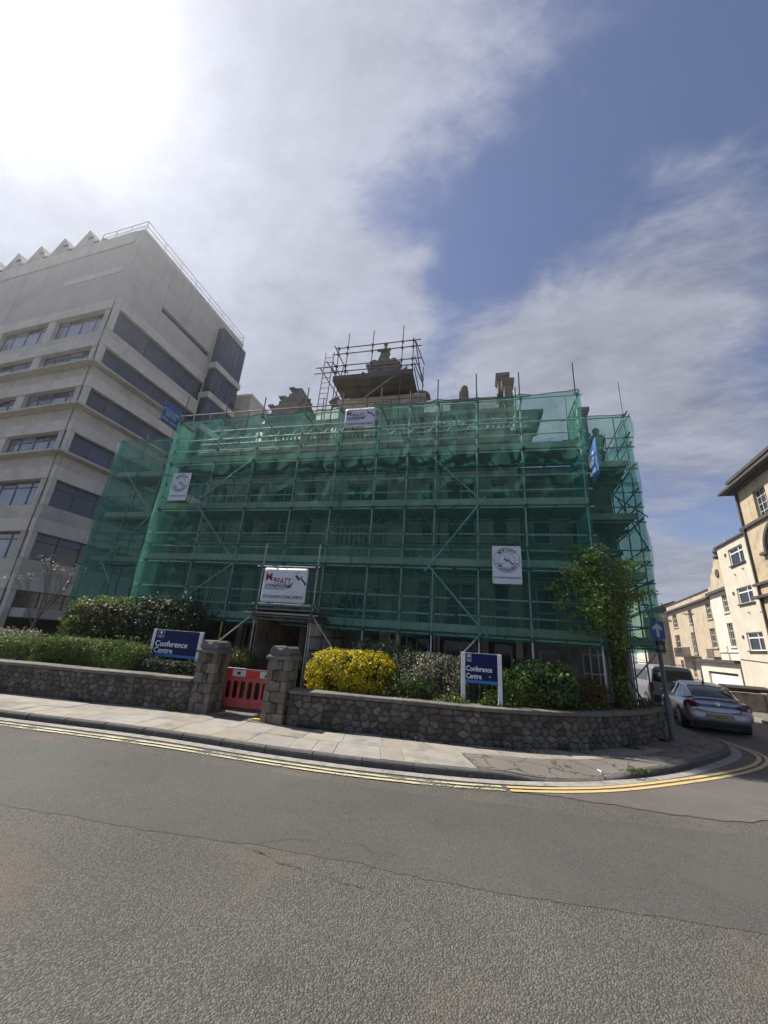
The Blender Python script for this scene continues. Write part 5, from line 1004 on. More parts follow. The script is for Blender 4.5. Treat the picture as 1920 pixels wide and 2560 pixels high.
m.path([(-.115, .30, z) for z in (25, 16)] + [(-.115, .30 + .03 * math.sin(z), z) for z in np.arange(15.5, 1, -.8)], .025, 5); m.build('lightning_cable', metal_frame, ob)
MB().box(.3, 9, -1.2, .2, 2.0, 2.5).build('canopy', concrete, ob)
rb = thing('rear_block', 'pale rendered block just visible behind the glazed stair tower', 'building', (-24, 36, 0)); MB().box(-27.5, -23.6, 31, 48, 0, 26.2).box(-27.6, -23.5, 30.9, 48, 26.202, 26.6).build('wall', concrete_hi, rb)
for k in range(7): MB().box(-23.598, -23.57, 33, 46, 3 + k * 3.3, 4.4 + k * 3.3).build('window', glass_dark, rb)
# ------------------------------------------------------------------ buildings along the side street
cream = M('cream_render', (.60, .55, .45), (.53, .48, .385), 1.2, .9, .2, 20, streak=.4, dirt=((.42, .36, .27), 1.6, .56, .8)); stucco = M('stained_stucco', (.50, .41, .28), (.42, .335, .22), 1.5, .9, .3, 20, streak=.6, c3=(.56, .46, .32), sc3=.8, dirt=((.28, .22, .15), 1.3, .5, .75))
ochre = M('ochre_stone', (.50, .41, .30), (.44, .355, .255), .9, .9, .3, 20, c3=(.36, .27, .19), sc3=.5, streak=.55, dirt=((.30, .24, .17), 1.1, .55, .8)); whitew = M('white_render', (.66, .61, .52), (.58, .53, .44), 1.3, .9, streak=.35, dirt=((.42, .38, .31), 1.1, .6, .8)); lead = M('dark_cornice', (.05, .046, .045), (.08, .072, .065), 3, .8); upvc = M('upvc_white', (.74, .74, .72), rough=.35); iron = M('balcony_iron', (.05, .05, .055), rough=.5); sash = M('sash_paint', (.52, .50, .44), (.42, .40, .34), 3, .5)
rz7 = math.atan2(-.993, -.122)
cb_ = thing('rendered_house', 'cream rendered three-storey block with white plastic windows facing the side street', 'house', (17.4, 30.4, 0), rz7)
cw = [(-1.0, 1.0, 8.75, 9.9), (-1.0, 1.0, 6.12, 7.18), (-1.0, 1.0, 3.15, 4.28)]
wall('wall', cream, cb_, -2.6, 2.15, 0, 10.4, 0, .3, cw); MB().box(-2.6, 2.15, .3, 9, 0, 10.38).build('rear_wall', cream, cb_); MB().box(-2.72, 2.15, -.12, 9, 10.402, 10.52).build('roof_edge', lead, cb_)
for a, b, c, d in cw:
    w = window(cb_, a, b, c, d, .08, 1, [], upvc, glass_dim, .07); m = MB(); zt = c + (d - c) * .7; xr = a + (b - a) * .62; m.box(a + .07, xr, .07, .15, zt - .04, zt + .04); m.box(xr, xr + .08, .075, .155, c + .07, d - .07); m.box(xr + .08, b - .07, .07, .15, zt - .04, zt + .04); m.build('glazing_bar', upvc, w); MB().box(a - .08, b + .08, -.1, .07, c - .08, c - .002).build('sill', lead, w)
    MB().box(a - .55, a - .35, -.05, -.001, d - .35, d - .15).build('wall_vent', lead, cb_)
for i, (x, z) in enumerate([(-.9, 8.1), (.3, 8.3), (-.2, 5.5), (1.3, 5.4)]): MB().box(x, x + .3, -.012, -.001, z, z + .05).box(x + .25, x + .3, -.0125, -.0011, z - .15, z).build('render_repair', lead, cb_)
MB().path([(2.1, -.02, 2.42), (0, -.02, 2.5), (-2.5, -.02, 2.6)], .02, 5).build('wall_cable', lead, cb_); MB().tube((-2.2, .5, 10.5), (-2.2, .5, 11.0), .08).build('flue', concrete, cb_)
kb = thing('corner_house', 'stained ochre stucco house with deep dark eaves cornice at the right edge', 'house', (17.2, 28.2, 0), rz7)
def K(s): return -(s + 2.2)    # distance along the street to this house's own axis
kw = [(K(-4.1), K(-5.3), 10.65, 12.3)]
wall('wall', stucco, kb, 0, 12, 0, 13.75, -.35, .1, [(2.0, 3.3, 10.6, 12.35), (4.6, 5.9, 10.6, 12.35)]); MB().box(0, 12, .1, 9, 0, 13.7).build('rear_wall', stucco, kb)
for a, b in ((2.0, 3.3), (4.6, 5.9)): window(kb, a, b, 10.6, 12.35, -.2, 3, [11.0, 11.45, 11.9], sash, glass_dim, .07)
for z0, z1, p, mt in ((12.95, 13.1, .25, lead), (13.102, 13.25, .65, lead), (13.752, 13.95, .25, lead), (10.42, 10.6, .14, lead), (6.85, 7.0, .14, lead), (6.1, 6.25, .25, lead)): MB().box(-p, 12, -.35 - p, 9, z0, z1).build('cornice', mt, kb)
MB().box(.25, .38, -.48, -.352, 0, 12.9).build('downpipe', lead, kb)
n = 14; m = MB(); vs = []
for i in range(n + 1): a = math.pi - math.pi * i / n; vs += [(3.6 + 1.6 * math.cos(a), -.5, 8.6 + 1.6 * math.sin(a)), (3.6 + 1.4 * math.cos(a), -.5, 8.6 + 1.4 * math.sin(a)), (3.6 + 1.6 * math.cos(a), -.352, 8.6 + 1.6 * math.sin(a)), (3.6 + 1.4 * math.cos(a), -.352, 8.6 + 1.4 * math.sin(a))]
m.add(vs, [(4 * i, 4 * i + 4, 4 * i + 5, 4 * i + 1) for i in range(n)] + [(4 * i, 4 * i + 2, 4 * i + 6, 4 * i + 4) for i in range(n)] + [(4 * i + 1, 4 * i + 5, 4 * i + 7, 4 * i + 3) for i in range(n)]); m.box(1.6, 2.3, -.56, -.352, 8.42, 8.58); m.build('arch_moulding', lead, kb)
MB().box(2.3, 4.9, -.36, -.352, 7.2, 9.6).build('arch_panel', whitew, kb)
# terrace further down
rz10 = math.atan2(-.985, -.174)
def tall(par, s0, s1, z0, z1, fr=sash, nz=3):
    a, b = -s1, -s0; w = window(par, a, b, z0, z1, .12, 3, [z0 + (z1 - z0) * i / nz for i in range(1, nz)], fr, glass_dim, .09, .08, .07); MB().box(a - .12, b + .12, -.12, .119, z0 - .14, z0 - .01).build('sill', par_m, w); return w
wt = thing('terrace_house', 'tall white rendered house with a curved shaped gable beside the cream block', 'house', (27.9, 55.5, 0), rz10); par_m = whitew
ww = [(-5.5, -3.9, 7.72, 9.66), (-5.45, -3.8, 4.1, 6.56)]
wall('wall', whitew, wt, .3, 9.0, 0, 10.0, 0, .4, [(-b, -a, c, d) for a, b, c, d in ww]); MB().box(.3, 9, .4, 9, 0, 9.98).build('rear_wall', whitew, wt)
for a, b, c, d in ww: tall(wt, a, b, c, d)
MB().box(.1, 9, -.35, .5, 10.002, 10.3).build('cornice', lead, wt); MB().box(.3, 9, -.1, .0, 3.5, 3.65).build('string_course', whitew, wt)
pr = [(.3, 10.3), (.3, 10.95), (1.2, 11.1), (1.6, 11.4), (1.9, 12.2), (2.6, 12.5), (2.8, 12.9), (3.2, 13.0), (3.5, 13.5), (4.2, 13.75), (4.9, 13.5), (5.3, 13.0), (5.8, 12.9), (6.2, 12.3), (6.8, 12.1), (7.2, 11.2), (8.5, 10.9), (8.5, 10.3)]
MB().prism(pr, 'y', .0, .45).build('shaped_gable', stucco, wt); MB().lathe([(.2, 0), (.35, .3), (.15, .6), (.3, .9), (.05, 1.5)], (4.2, .2, 13.7), 8).build('finial', lead, wt); MB().prism([(4.2 + .5 * math.cos(i * .785), 12.1 + .5 * math.sin(i * .785)) for i in range(8)], 'y', -.1, -.002).build('roundel', lead, wt)
tt = thing('terrace_house', 'long ochre stone terrace with tall sash windows and an iron balcony', 'house', (27.9, 55.5, 0), rz10); par_m = ochre
tw = [(15.2, 17.7, 7.25, 9.25), (7.6, 9.3, 7.35, 9.3), (.1, 1.9, 7.45, 9.38), (15.3, 17.9, 3.4, 6.1), (7.8, 9.6, 3.4, 6.17), (.2, 2.05, 4.05, 6.3), (3.5, 5.0, .2, 2.4), (10, 11.4, .2, 2.4), (15.5, 17, .2, 2.4)]
wall('wall', ochre, tt, -20.3, .28, 0, 9.7, .05, .45, [(-b, -a, c, d) for a, b, c, d in tw]); MB().box(-20.3, .28, .45, 9, 0, 9.68).build('rear_wall', ochre, tt)
for a, b, c, d in tw: w = tall(tt, a, b, c, d); w.location.y += .05
MB().box(-20.3, .28, -.35, .5, 9.702, 9.95).build('cornice', lead, tt); MB().box(-20.3, .28, .0, .4, 9.952, 10.75).build('parapet', ochre, tt); MB().box(-20.4, .30, -.1, .5, 10.752, 10.9).build('coping', lead, tt)
m = MB()
for x in np.arange(-15, -7, .16): m.tube((x, -1.0, 3.0), (x, -1.0, 4.1), .018, n=4)
m.tube((-15, -1, 4.1), (-7, -1, 4.1), .035, n=5).tube((-15, -1, 3.05), (-7, -1, 3.05), .035, n=5).box(-15.1, -6.9, -1.1, .04, 2.85, 3.0); m.build('balcony', iron, tt)
m = MB()
for x in np.arange(-2.2, .3, .16): m.tube((x, -.6, 2.95), (x, -.6, 3.85), .018, n=4)
m.tube((-2.2, -.6, 3.85), (.3, -.6, 3.85), .035, n=5).box(-2.3, .3, -.7, .04, 2.8, 2.93); m.build('balcony', iron, tt)
m = MB()
for i in range(4): m.lathe([(.14, 0), (.12, .5), (.15, .55)], (-10 + i * .45, 2.5, 11.5), 8)
m.box(-10.4, -8.2, 2.1, 2.9, 10, 11.5); m.build('chimney', bath_dark, tt); m = MB()
for x in (-6.5, -5.2, -4.6): m.tube((x, 3, 10.8), (x, 3, 12.4), .02, n=4); m.box(x - .4, x + .4, 2.98, 3.02, 12.1, 12.14)
m.build('aerial', iron, tt)
te = thing('terrace_house', 'far end house of the terrace with a small curved gable and brown tiled roof', 'house', (31.5, 76, 0), rz10)
MB().box(-10, -.0, -3.5, 6, 0, 9.8).build('wall', whitew, te); MB().box(-.02, .0, -3.4, 0, 0, 9).build('side_wall', stucco, te); MB().box(-10.2, .2, -3.7, 6, 9.802, 10.1).build('cornice', lead, te)
MB().prism([(-9.5, 10.1), (-9.3, 11.2), (-8.2, 11.6), (-7.6, 13.1), (-6.6, 13.4), (-5.9, 14.4), (-5.2, 13.4), (-4.2, 13.1), (-3.6, 11.6), (-2.5, 11.2), (-2.3, 10.1)], 'y', -3.6, -3.2).build('shaped_gable', whitew, te)
MB().prism([(-3.2, 10.1), (6, 10.1), (1.4, 11.9)], 'x', -10, -.2).build('roof', M('clay_tile', (.12, .075, .055), (.09, .06, .045), 4, .8, stretch=(6, 1, 6)), te); MB().prism([(-7.3, 11.9), (-6.6, 11.2), (-5.9, 11.9), (-6.6, 12.7)], 'y', -3.65, -3.605).build('roundel', lead, te)
gr = thing('garage', 'low white garage with a grey felt roof edge and wide white panelled door', 'garage', (17.4, 30.4, 0), rz7)
wall('wall', whitew, gr, -9.5, -2.74, 0, 2.3, -.05, .2, [(-8.2, -3.2, 0, 1.62)]); MB().box(-9.5, -2.74, .2, 6, 0, 2.28).build('rear_wall', whitew, gr); MB().box(-9.7, -2.74, -.3, 6, 2.302, 2.50).build('roof_edge', lead, gr)
for i in range(5): ubox('door_panel', -8.18, -3.22, .08, .12, .02 + i * .29, .30 + i * .29, upvc, gr)
MB().box(-8.2, -3.2, .05, .15, 1.48, 1.62).build('door_head', lead, gr)
lowm = M('stained_concrete_wall', (.30, .27, .22), (.20, .18, .15), 2, .9, .3, 30, dirt=((.10, .09, .075), 2.5, .5, .72))
lwl = thing('boundary_wall', 'low stained rendered wall in front of the black bins', 'wall', (14, 24.3, 0)); MB().box(12.35, 13.7, 24.2, 24.45, .1, .86).build('wall_section', lowm, lwl); MB().box(13.72, 19, 24.12, 24.42, .1, .90).build('wall_section', lowm, lwl); MB().box(12.3, 13.7, 24.15, 24.5, .862, .93).build('coping', lowm, lwl); MB().box(13.72, 19, 24.07, 24.47, .902, .97).build('coping', lowm, lwl); MB().box(12.35, 12.6, 24.46, 40, .1, .85).build('wall_section', lowm, lwl)
for i, lb in enumerate(('black wheelie bin behind the low wall, nearest the silver car', 'black wheelie bin in the middle of the three behind the low wall', 'black wheelie bin at the right end of the row behind the low wall')):
    x = 12.75 + i * .62; b = thing('wheelie_bin', lb, 'bin', (x, 25.0, 0.1), group='bins behind the low wall'); mt = blk
    m = MB(); m.add([(x - .24, 24.75, .12), (x + .24, 24.75, .12), (x + .24, 25.25, .12), (x - .24, 25.25, .12), (x - .29, 24.7, 1.08), (x + .29, 24.7, 1.08), (x + .29, 25.4, 1.08), (x - .29, 25.4, 1.08)], [(0, 3, 2, 1), (4, 5, 6, 7), (0, 1, 5, 4), (1, 2, 6, 5), (2, 3, 7, 6), (3, 0, 4, 7)]); m.build('body', mt, b)
    MB().prism([(24.64, 1.085), (25.45, 1.085), (25.45, 1.2), (25.1, 1.22), (24.66, 1.12)], 'x', x - .31, x + .31).build('lid', mt, b); MB().tube((x - .25, 25.45, 1.1), (x + .25, 25.45, 1.1), .02).build('handle', mt, b)
    for s_ in (-1, 1): MB().tube((x + s_ * .2, 25.4, .22), (x + s_ * .26, 25.4, .22), .12, n=12).build('wheel', mt, b)
fp = [(11.2, 18.0), (11.6, 21.7), (12.2, 26), (14, 40), (17, 60), (40, 60), (40, 12), (14, 12)]
m = MB(); m.prism(fp[::-1], 'z', -.02, .11); o = m.build('far_pavement', asp_foot); o['kind'] = 'structure'
m = MB(); kp = fp[:5]
for a, b in zip(kp, kp[1:]):
    d = (Vector(b) - Vector(a)).normalized(); nn = Vector((-d.y, d.x)) * .13; m.add([(a[0], a[1], 0), (b[0], b[1], 0), (b[0], b[1], .125), (a[0], a[1], .125), (a[0] + nn.x, a[1] + nn.y, 0), (b[0] + nn.x, b[1] + nn.y, 0), (b[0] + nn.x, b[1] + nn.y, .125), (a[0] + nn.x, a[1] + nn.y, .125)], [(0, 3, 2, 1), (4, 5, 6, 7), (3, 7, 6, 2)])
o = m.build('far_kerb', gut_m); o['kind'] = 'structure'
# ------------------------------------------------------------------ lamps and the one-way sign
polem = M('grey_column_paint', (.13, .14, .145), (.10, .11, .11), 5, .5, .1, 30)
sp = thing('sign_post', 'grey post at the corner carrying a blue square one-way arrow sign', 'sign', (5.20, 13.3, .1))
spx, spy = 5.20 * 1.0, 13.3
MB().tube((spx, spy, .1), (spx, spy, 1.15), .085, n=16).tube((spx, spy, 1.15), (spx, spy, 1.22), .085, .05, n=16).tube((spx, spy, 1.22), (spx, spy, 3.32), .048, n=16).build('post', polem, sp)
MB().prism([(spx - .16, 2.75), (spx + .14, 2.75), (spx + .17, 2.78), (spx + .17, 3.19), (spx + .14, 3.22), (spx - .16, 3.22), (spx - .19, 3.19), (spx - .19, 2.78)], 'y', spy - .075, spy - .065).build('panel', M('sign_blue', (.012, .065, .26), rough=.4), sp)
c_ = spx - .01; MB().prism([(c_ - .035, 2.79), (c_ + .035, 2.79), (c_ + .035, 3.03), (c_ + .12, 2.97), (c_ + .12, 3.06), (c_, 3.18), (c_ - .12, 3.06), (c_ - .12, 2.97), (c_ - .035, 3.03)], 'y', spy - .079, spy - .0755).build('arrow', M('sign_arrow', (.50, .50, .48), (.42, .42, .40), 8, .5), sp)
MB().box(spx - .05, spx + .14, spy - .06, spy + .08, 2.58, 2.68).box(spx - .05, spx + .13, spy - .06, spy + .08, 2.38, 2.46).build('bracket', blk, sp)
def lamp(label, x, y, h, w, rz=0, flat=False):
    t = thing('street_lamp', label, 'street lamp', (x, y, 0)); MB().tube((x, y, 0), (x, y, 1.2), .10, n=10).tube((x, y, 1.2), (x, y, h), .075, .05, n=10).build('column', polem, t)
    MB().prism([(x - w, h + .02), (x + .15, h - .02), (x + .3, h + .05), (x + .2, h + .14), (x - w, h + .08)] if not flat else [(x - w * .6, h + .1), (x - w * .5, h + .2), (x + .3, h + .12), (x + w, h - .05), (x + w, h - .12), (x + .2, h - .05)], 'y', y - .15, y + .15).build('lamp_head', polem if not flat else steel, t); return t
lamp('slim grey street lamp in front of the ochre terrace', 24.75, 53.5, 7.5, .9); lamp('flat-headed street lamp rising just behind the one-way sign', 11.75, 30.0, 4.75, .9, flat=True)
# ------------------------------------------------------------------ silver car
silver = M('silver_paint', (.36, .38, .41), rough=.28, metal=.75, spec=.6); cglass = M('car_glass', (.012, .015, .018), rough=.04, spec=.7); trim = M('black_trim', (.012, .012, .013), rough=.5); chrome = M('chrome', (.7, .7, .72), rough=.12, metal=1.0); lens = M('tail_lens', (.13, .006, .008), rough=.15); tyre = M('tyre', (.018, .018, .018), rough=.85); rim = M('alloy_rim', (.35, .35, .36), rough=.35, metal=.7); platey = M('plate_yellow', (.40, .35, .11), rough=.5)
car = thing('parked_car', 'silver saloon car parked on the left of the side street, seen from behind', 'car', (7.78, 16.15, 0), R(-12))
def loft(rings, n, close=True):
    m = MB(); vs = [p for r in rings for p in r]; fs = []
    for k in range(len(rings) - 1):
        for i in range(n if close else n - 1): j = (i + 1) % n; fs.append((k * n + i, k * n + j, (k + 1) * n + j, (k + 1) * n + i))
    if close: fs += [tuple(range(n))[::-1], tuple(range((len(rings) - 1) * n, len(rings) * n))]
    return m.add(vs, fs)
def ring(y, zb, ws, wm, zm, wsh, zsh, wd, zd, zc):
    h = [(ws * .85, zb), (ws, zb + .10), (wm, zm), (wm * .995, (zm + zsh) / 2), (wsh, zsh), (wd, zd)]
    yo = lambda w: y + .10 * (1 - min(1, (1 - (w / .93) ** 4) + .0)) * (1 if y < .3 else 0) * (w / .93) ** 2
    return [(-w, yo(w), z) for w, z in h[::-1]][::-1][::-1] + [(0, y, zc)] * 0 + [(w, yo(w), z) for w, z in h][::1] if False else [(w, yo(w), z) for w, z in h] + [(0, y, zc)] + [(-w, yo(w), z) for w, z in h[::-1]] + [(0, y, zb)]
ST = [(.00, .44, .66, .76, .58, .74, .72, .70, .76, .77), (.03, .30, .80, .88, .56, .86, .74, .82, .80, .80), (.09, .25, .86, .915, .58, .885, .84, .80, .90, .92), (.16, .23, .87, .925, .60, .89, .90, .76, 1.005, 1.03), (.26, .22, .88, .93, .62, .885, .93, .74, 1.04, 1.07), (.6, .21, .885, .932, .64, .885, .955, .74, 1.03, 1.06), (1.3, .20, .885, .93, .64, .88, .95, .76, .99, 1.0), (2.6, .19, .885, .925, .63, .87, .93, .76, .96, .97), (3.7, .20, .88, .92, .62, .86, .90, .72, .94, .98), (4.4, .22, .84, .88, .58, .80, .80, .66, .84, .88), (4.7, .25, .76, .80, .55, .72, .70, .55, .74, .77), (4.84, .34, .50, .56, .5, .5, .58, .4, .6, .62)]
body = loft([ring(*s_) for s_ in ST], 14).build('body', silver, car, smooth=True); sm = body.modifiers.new('s', 'SUBSURF'); sm.levels = sm.render_levels = 1
def gring(y, wb, zb, wt, zt): return [(wb, y, zb), (wt * 1.02, y, zb + (zt - zb) * .85), (wt * .86, y, zt - .008), (0, y, zt + .012), (-wt * .86, y, zt - .008), (-wt * 1.02, y, zb + (zt - zb) * .85), (-wb, y, zb)]
GS = [(.34, .70, 1.02, .62, 1.06), (.62, .76, 1.0, .58, 1.20), (1.0, .79, .98, .56, 1.36), (1.3, .80, .97, .565, 1.43), (1.9, .81, .95, .58, 1.475), (2.5, .81, .95, .58, 1.465), (2.9, .80, .95, .565, 1.41), (3.3, .78, .95, .57, 1.23), (3.7, .74, .93, .60, 1.0)]
loft([gring(*s_) for s_ in GS], 7, False).build('glasshouse', cglass, car, smooth=True)
rr = [[(x, y, z + .012) for x, y, z in gring(*s_)[1:6]] for s_ in GS[2:7]]
rr[0] = [(x, y + .12, z + .03) for x, y, z in rr[0]]; loft(rr, 5, False).build('roof', silver, car, smooth=True)
for s_ in (-1, 1):   # pillars
    m = MB(); m.add([(s_ * .755, .30, 1.03), (s_ * .60, .36, 1.075), (s_ * .585, 1.02, 1.385), (s_ * .60, 1.3, 1.40), (s_ * .77, 1.02, 1.06), (s_ * .80, .8, 1.0)], [(0, 1, 2, 3, 4, 5)]); o = m.build('rear_pillar', silver, car); q = o.modifiers.new('s', 'SOLIDIFY'); q.thickness = .02; q.offset = 0
    MB().tube((s_ * .80, 2.05, .97), (s_ * .60, 2.0, 1.40), .02).build('door_pillar', trim, car); MB().tube((s_ * .60, 1.0, 1.375), (s_ * .605, 2.9, 1.37), .016).tube((s_ * .76, .8, 1.0), (s_ * .81, 3.3, .965), .012).build('window_trim', chrome, car)
    for y in (.98, 3.72):
        MB().tube((s_ * .80, y, .335), (s_ * .937, y, .335), .385, n=28).build('wheel_arch', trim, car)
        w = MB().tube((s_ * .70, y, .325), (s_ * .945, y, .325), .325, n=28).build('wheel', tyre, car); MB().tube((s_ * .90, y, .325), (s_ * .95, y, .325), .225, n=24).build('rim', rim, w)
    m = MB(); m.prism([(s_ * .45, .90), (s_ * .62, .94), (s_ * .80, .955), (s_ * .87, .90), (s_ * .885, .76), (s_ * .78, .745), (s_ * .60, .79)][::s_], 'y', .0, .0) if False else None
    t_ = [(.45, .845, .045), (.60, .925, .075), (.76, .955, .125), (.87, .925, .22), (.918, .80, .20), (.87, .735, .115), (.74, .745, .045), (.58, .785, .030)]
    m = MB(); m.add([(s_ * a, c - .02, b) for a, b, c in t_] + [(s_ * a * .99, c + .25, b) for a, b, c in t_], [tuple(range(8)), tuple(range(8, 16))[::-1]] + [(i, (i + 1) % 8, 8 + (i + 1) % 8, 8 + i) for i in range(8)]); m.build('tail_light', lens, car)
    MB().box(s_ * .80 - .02, s_ * .80 + .02, 3.05, 3.1, .95, 1.0).build('mirror_arm', silver, car); MB().lathe([(.02, -.07), (.09, -.05), (.11, .0), (.09, .05), (.02, .07)], (s_ * .96, 3.05, 1.02), 10).build('wing_mirror', silver, car, smooth=True)
    MB().box(s_ * .93 - .008, s_ * .93 + .008, 1.5, 1.68, .80, .825).build('door_handle', chrome, car)
MB().prism([(-.60, .90), (.60, .90), (.585, .915), (-.585, .915)], 'y', -.03, .04).build('chrome_strip', chrome, car); MB().lathe([(.0, 0), (.06, .0), (.062, .012), (.045, .016), (.02, .014)], (0, 0, 0), 18).build('badge', chrome, car)
bo = [o for o in bpy.data.objects if o.name == 'badge'][0]; bo.rotation_euler = (math.pi / 2, 0, 0); bo.location = (0, -.015, .905)
m = MB(); bl_ = [(-.60, .86), (-.58, .72), (-.50, .665), (-.25, .65), (.25, .65), (.50, .665), (.58, .72), (.60, .86)]
m.path([(x, -.003 + .025 * abs(x), z) for x, z in bl_], .007, 5); m.build('boot_seam', trim, car); MB().prism([(-.42, .425), (.42, .425), (.34, .60), (-.34, .60)], 'y', -.008, .05).build('plate_recess', M('shaded_recess', (.24, .245, .26), rough=.45, metal=.3), car)
pl = MB().box(-.26, .26, -.022, -.010, .455, .566).build('number_plate', platey, car); tx = text('VO65 BXL', .092, trim, car, plane_mat((0, -.0235, .510), (1, 0, 0), (0, 0, 1)), sx=.98, bold=.003)
MB().add([(-.76, .005, .26), (.76, .005, .26), (.72, -.004, .36), (-.72, -.004, .36), (-.76, .2, .26), (.76, .2, .26)], [(0, 1, 2, 3), (4, 5, 1, 0)]).build('lower_bumper', trim, car); MB().box(-.8, .8, .2, 4.6, .14, .25).build('underside', trim, car)
MB().add([(-.66, .28, 1.078), (.66, .28, 1.078), (.62, .13, 1.075), (-.62, .13, 1.075), (-.62, .13, 1.055), (.62, .13, 1.055)], [(0, 1, 2, 3), (3, 2, 5, 4)]).build('boot_lip', silver, car)
MB().lathe([(.05, 0), (.03, .06), (.012, .10)], (0, 1.35, 1.45), 8).tube((0, 1.35, 1.5), (0, 1.2, 1.62), .008, n=5).build('aerial', trim, car); MB().tube((.3, .38, 1.085), (.02, .45, 1.125), .009, n=5).build('wiper', trim, car)
# ------------------------------------------------------------------ white van
vanp = M('van_paint', (.20, .21, .215), (.17, .18, .185), 2, .35)
van = thing('parked_van', 'grey white people carrier parked nose-in beyond the silver car', 'van', (8.95, 22.0, 0), R(-5))
vb = [(-.93, .35), (-.95, .9), (-.90, 1.25), (-.80, 1.78), (-.70, 1.90), (0, 1.95), (.70, 1.90), (.80, 1.78), (.90, 1.25), (.95, .9), (.93, .35)]
loft([[(x * k, y, .35 + (z - .35) * h) for x, z in vb] for y, k, h in ((0, .96, .97), (.05, 1, 1), (1.5, 1, 1), (3.4, .99, .98), (3.7, .97, .7), (4.6, .93, .55), (4.75, .85, .45))], 11).build('body', vanp, van)
MB().prism([(-.80, 1.20), (-.72, 1.72), (.72, 1.72), (.80, 1.20)][::-1], 'y', -.03, -.005).build('rear_window', cglass, van)
for s_ in (-1, 1):
    MB().add([(s_ * .915, .5, 1.2), (s_ * .915, 3.2, 1.2), (s_ * .835, 2.9, 1.66), (s_ * .835, .6, 1.66)], [(0, 1, 2, 3)]).build('side_window', cglass, van); MB().box(s_ * .88 - .06, s_ * .88 + .06, -.03, .05, .75, 1.15).build('tail_light', lens, van)
    for y in (.8, 3.8): w = MB().tube((s_ * .75, y, .34), (s_ * .965, y, .34), .34, n=24).build('wheel', tyre, van); MB().tube((s_ * .95, y, .34), (s_ * .972, y, .34), .2, n=18).build('rim', rim, van)
    MB().tube((s_ * .66, .3, 1.99), (s_ * .66, 3.0, 1.98), .02).build('roof_rail', trim, van)
MB().box(-.9, .9, -.07, .02, .33, .62).build('bumper', trim, van, bevel=.03); MB().box(-.26, .26, -.035, -.02, .72, .83).build('number_plate', platey, van); MB().box(-.55, -.38, -.034, -.031, 1.45, 1.62).build('window_sticker', paint_white, van)
# ------------------------------------------------------------------ planting
lg = leafmat('hedge_leaf', (.020, .038, .008), (.05, .085, .014), (.13, .17, .03), .35); lg2 = leafmat('bright_leaf', (.03, .06, .010), (.07, .12, .018), (.17, .22, .035), .4, .6); ld = leafmat('glossy_dark_leaf', (.010, .022, .006), (.024, .042, .012), (.07, .095, .038), .2, .6)
ly_ = leafmat('golden_leaf', (.13, .14, .006), (.48, .40, .008), (.80, .64, .015), .35); lv = leafmat('variegated_leaf', (.05, .065, .028), (.20, .19, .12), (.48, .44, .34), .3); lr = leafmat('russet_leaf', (.05, .03, .01), (.14, .085, .022), (.20, .17, .04), .3); lp = leafmat('purple_leaf', (.02, .012, .010), (.045, .028, .02), (.10, .11, .03), .25); lfr = leafmat('fresh_leaf', (.03, .06, .015), (.075, .13, .03), (.19, .26, .08), .35, .5); lgr = leafmat('grey_green_leaf', (.03, .055, .03), (.07, .11, .06), (.20, .26, .15), .3); lt = leafmat('sycamore_leaf', (.08, .15, .03), (.20, .30, .06), (.42, .50, .13), .5, .6); livy = leafmat('ivy_leaf', (.02, .045, .008), (.06, .105, .016), (.20, .24, .05), .35)
def two(name, label, c, r, n, size, mat, seed, **k): return shrub(name, label, c, r, n, size, mat, seed, **k)
two('golden_bush', 'bright golden yellow privet bush clipped round, behind the right-hand wall', (-3.22, 10.62, 1.22), (1.12, .78, .60), 22000, .058, ly_, 1, floor=.72, clumps=260, spread=.10, p=3.2, inner=.06, lump=.05, shoots=260, shoot_len=.55)
# darker inner leaves show between the golden tips
P, dn, tone = blob(5000, (-3.22, 10.66, 1.15), (1.02, .70, .52), 55, 120, .1, 3, .72, .1, .03); gb = bpy.data.objects['golden_bush']; leafmesh('inner_foliage', P, dn, .06, lg, gb, tone * .6, 56)
two('grey_green_shrub', 'grey-green feathery shrub rising behind the golden bush', (-2.55, 11.45, 1.35), (1.15, .6, .78), 11000, .06, lgr, 2, floor=.72, clumps=110, lump=.16)
two('variegated_shrub', 'pale cream-leaved variegated shrub left of the right-hand blue sign', (-1.15, 10.95, 1.22), (1.05, .62, .66), 15000, .05, lv, 3, floor=.72, clumps=130, lump=.13)
two('dark_shrub', 'low dark green shrub in front of the variegated one, beside the golden bush', (-1.75, 10.35, .98), (.75, .42, .34), 6000, .05, lg, 33, floor=.72)
two('small_hedge', 'small clipped green hedge behind the right-hand blue sign', (.72, 11.0, 1.12), (.62, .55, .48), 9000, .045, lg2, 4, floor=.72, p=4)
two('leafy_bush', 'rounded light green broad-leaved bush right of the blue sign', (1.62, 11.25, 1.22), (.80, .62, .62), 9500, .08, lfr, 5, floor=.72, clumps=120, aspect=.85)
two('russet_bush', 'low russet brown bush between the leafy bush and the ivy-clad tree', (2.72, 12.0, 1.10), (.62, .5, .42), 8000, .045, lr, 6, floor=.72, clumps=110, lump=.15)
two('clipped_hedge', 'long low clipped green hedge along the top of the left-hand wall', (-11.2, 10.15, 1.10), (1.85, .62, .46), 26000, .055, lg2, 7, cat='hedge', floor=.6, p=5, clumps=240, inner=.07, lump=.05)
two('clipped_hedge', 'rounded light green hedge at the far left end of the left-hand wall', (-14.6, 10.3, 1.05), (1.9, .7, .40), 15000, .06, lg2, 77, cat='hedge', floor=.6, p=3.4, clumps=130, lump=.05)
two('dark_hedge', 'dark glossy clipped hedge under the left-hand blue sign', (-8.35, 9.93, .92), (1.25, .24, .27), 12000, .045, ld, 8, cat='hedge', floor=.6, p=4, clumps=150)
